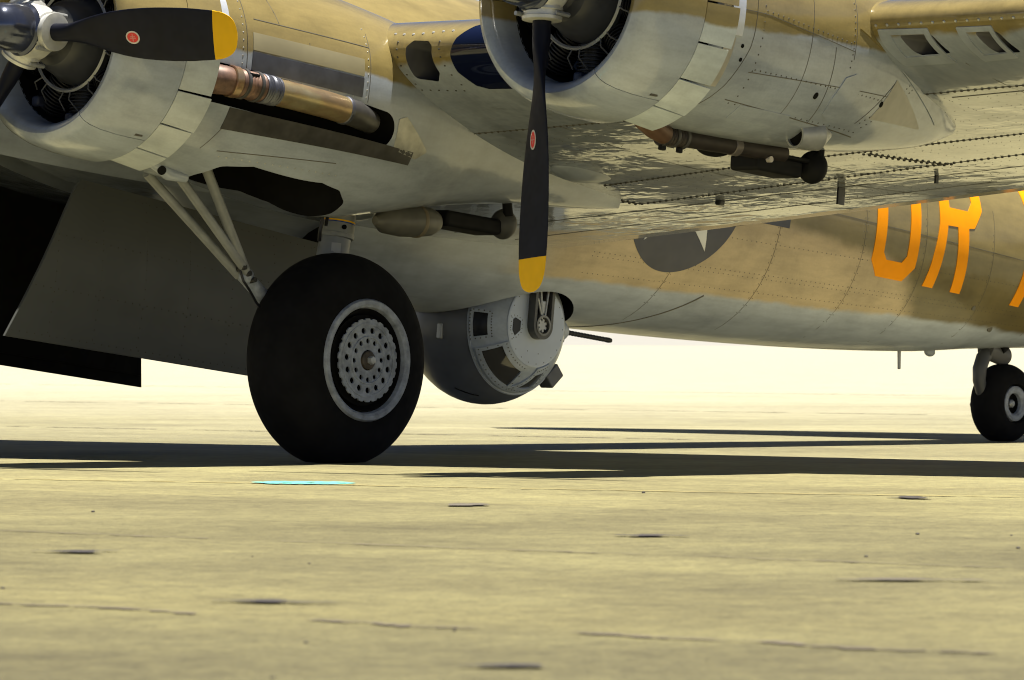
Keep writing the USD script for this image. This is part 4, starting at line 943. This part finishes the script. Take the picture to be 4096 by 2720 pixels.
put(BT, 'side_plate', lathe([(yl-.03, 0), (yl-.03, rl), (yl+.004, rl+.002), (yl+.012, rl-.012), (yl+.012, 0)], BALL, (0, 1, 0), 64), simple('side_plate_blue_grey', (.50, .56, .68), .34, var=.08, scale=3))
put(BT, 'side_plate', lathe([(-yl-.012, 0), (-yl-.012, rl), (-yl+.03, rl), (-yl+.03, 0)], BALL, (0, 1, 0), 48), turret_grey)
bc = BALL
def uang(x, z): return math.atan2(-z, x)
def upoly(pts): return sg.Polygon([(uang(x, z) % (2*math.pi), y) for x, y, z in pts])
panes = [[(-.829, .552, .086), (-.709, .70, .078), (-.683, .70, -.192), (-.802, .552, -.227)],
         [(-.692, .605, -.389), (-.498, .80, -.291), (-.144, .80, -.57), (-.184, .605, -.784), (-.454, .605, -.659)],
         [(-.05, .62, -.78), (.12, .79, -.60), (.26, .80, -.54), (.20, .62, -.75)]]
for pn in panes:
    q = upoly(pn)
    put(BT, 'window_frame', conform(q.buffer(.055, join_style=2).difference(q.buffer(-.004)).intersection(sg.box(-1, .518, 9, .85)), Sball(), -.003, .014, .06, BALL), turret_grey)
    put(BT, 'window_pane', conform(q, Sball(), -.002, .003, .06, BALL), glass_navy if pn is panes[0] else glass_dark)
    e_ = np.asarray(q.buffer(.03, join_style=2).intersection(sg.box(-1, .525, 9, .845)).exterior.coords)
    put(BT, 'frame_rivet', rivets(Sball(BALL_R+.014), line(e_, n=26), .006, BALL, .5), rivet_dark, kind='stuff')
fl = lambda x, z: np.stack([BALL[0]+x, np.full(np.shape(x), BALL[1]+yl+.012), BALL[2]+z], -1)
pb_ = sg.Polygon([(-.24, .035), (-.18, .015), (-.18, -.055), (-.235, -.10), (-.262, -.06), (-.262, .02)])
put(BT, 'side_window', conform(pb_, fl, -.002, .004, .05, BALL), glass_navy)
put(BT, 'frame_rivet', rivets(fl, line(np.asarray(pb_.buffer(.02).exterior.coords), n=16)[:-1], .005, BALL, .5), rivet_dark, kind='stuff')
put(BT, 'frame_rivet', rivets(fl, [(.29*math.cos(a_), .29*math.sin(a_)) for a_ in np.arange(0, 6.28, .3)]+[(-.08, -.2), (.04, -.21)], .005, BALL, .5), rivet_dark, kind='stuff')
# trunnion arm with its open bracket
arm = sg.LineString([(.0, .42), (.0, .0)]).buffer(.105, 16)
put(BT, 'trunnion_arm', conform(arm.difference(sg.LineString([(.0, .40), (.0, .0)]).buffer(.078, 16)), fl, .0, .07, .1, BALL), simple('arm_grey', (.085, .085, .08), .4))
put(BT, 'arm_recess', conform(sg.LineString([(.0, .40), (.0, .0)]).buffer(.08, 16), fl, .001, .02, .1, BALL), black_paint)
put(BT, 'hub_ring', lathe([(.02, .062), (.075, .062), (.075, .078), (.02, .078)], BALL+[0, yl+.012, 0], (0, 1, 0), 40), simple('ring_steel', (.2, .2, .19), .35, metallic=.4))
gearp = scallop(.05, 7, .018); m = trimesh.creation.extrude_polygon(gearp, .02, engine='earcut'); v = np.array(m.vertices)
put(BT, 'trunnion_gear', (np.stack([v[:, 0], v[:, 2]+yl+.05, v[:, 1]], 1)+BALL, np.array(m.faces)), dull_alu)
for a_, b_ in (((-.05, .36), (.0, .07)), ((.06, .36), (.03, .07)), ((-.06, .20), (.0, .05))): put(BT, 'feed_rod', tube([BALL+[a_[0], yl+.06, a_[1]], BALL+[b_[0], yl+.06, b_[1]]], .010, 8), dull_alu)
put(BT, 'arm_bracket', box(BALL+[.02, yl+.045, .14], (.05, .03, .10), bevel=.008), dull_alu)
# guns
for q in (1, -1):
    b0 = BALL+[.50, .25*q, .02]
    put(BT, 'gun_fairing', lathe([(0, 0), (0, .095), (.06, .085), (.10, .06), (.10, 0)], b0-[.0, 0, 0], (1, 0, -.015), 24), turret_grey)
    pr = [(.05, 0), (.05, .019)]
    for x in np.arange(.10, .58, .035): pr += [(x, .0205), (x+.01, .0175), (x+.022, .0175), (x+.03, .0205)]
    pr += [(.62, .021), (.645, .017), (.65, 0)]
    put(BT, 'gun_barrel', lathe(pr, b0, (1, 0, -.015), 18), barrel)
put(BT, 'shell_chute', box(BALL+[.455, .27, -.335], (.12, .13, .16), rot=trimesh.transformations.rotation_matrix(.8, (0, 1, 0))[:3, :3], bevel=.012), simple('chute_grey', (.10, .105, .12), .45))
put(BT, 'front_fitting', box(BALL+BALL_R*np.array([-.975, .141, -.176]), (.03, .05, .12), bevel=.01), dull_alu)
put(BT, 'hatch_seam', conform(sg.LineString([(uang(-.5, -.8)+2*math.pi, .05), (uang(-.3, -.9)+2*math.pi, .25)]).buffer(.008), Sball(), -.001, .003, .05, BALL), dark_inside)
put(BT, 'mount_ring', lathe([(0, .64), (0, .70), (.012, .70), (.012, .64)], [BALL[0], 0, float(_b(BALL[0]))-.012], (.05, 0, 1), 64), dark_inside) if False else None
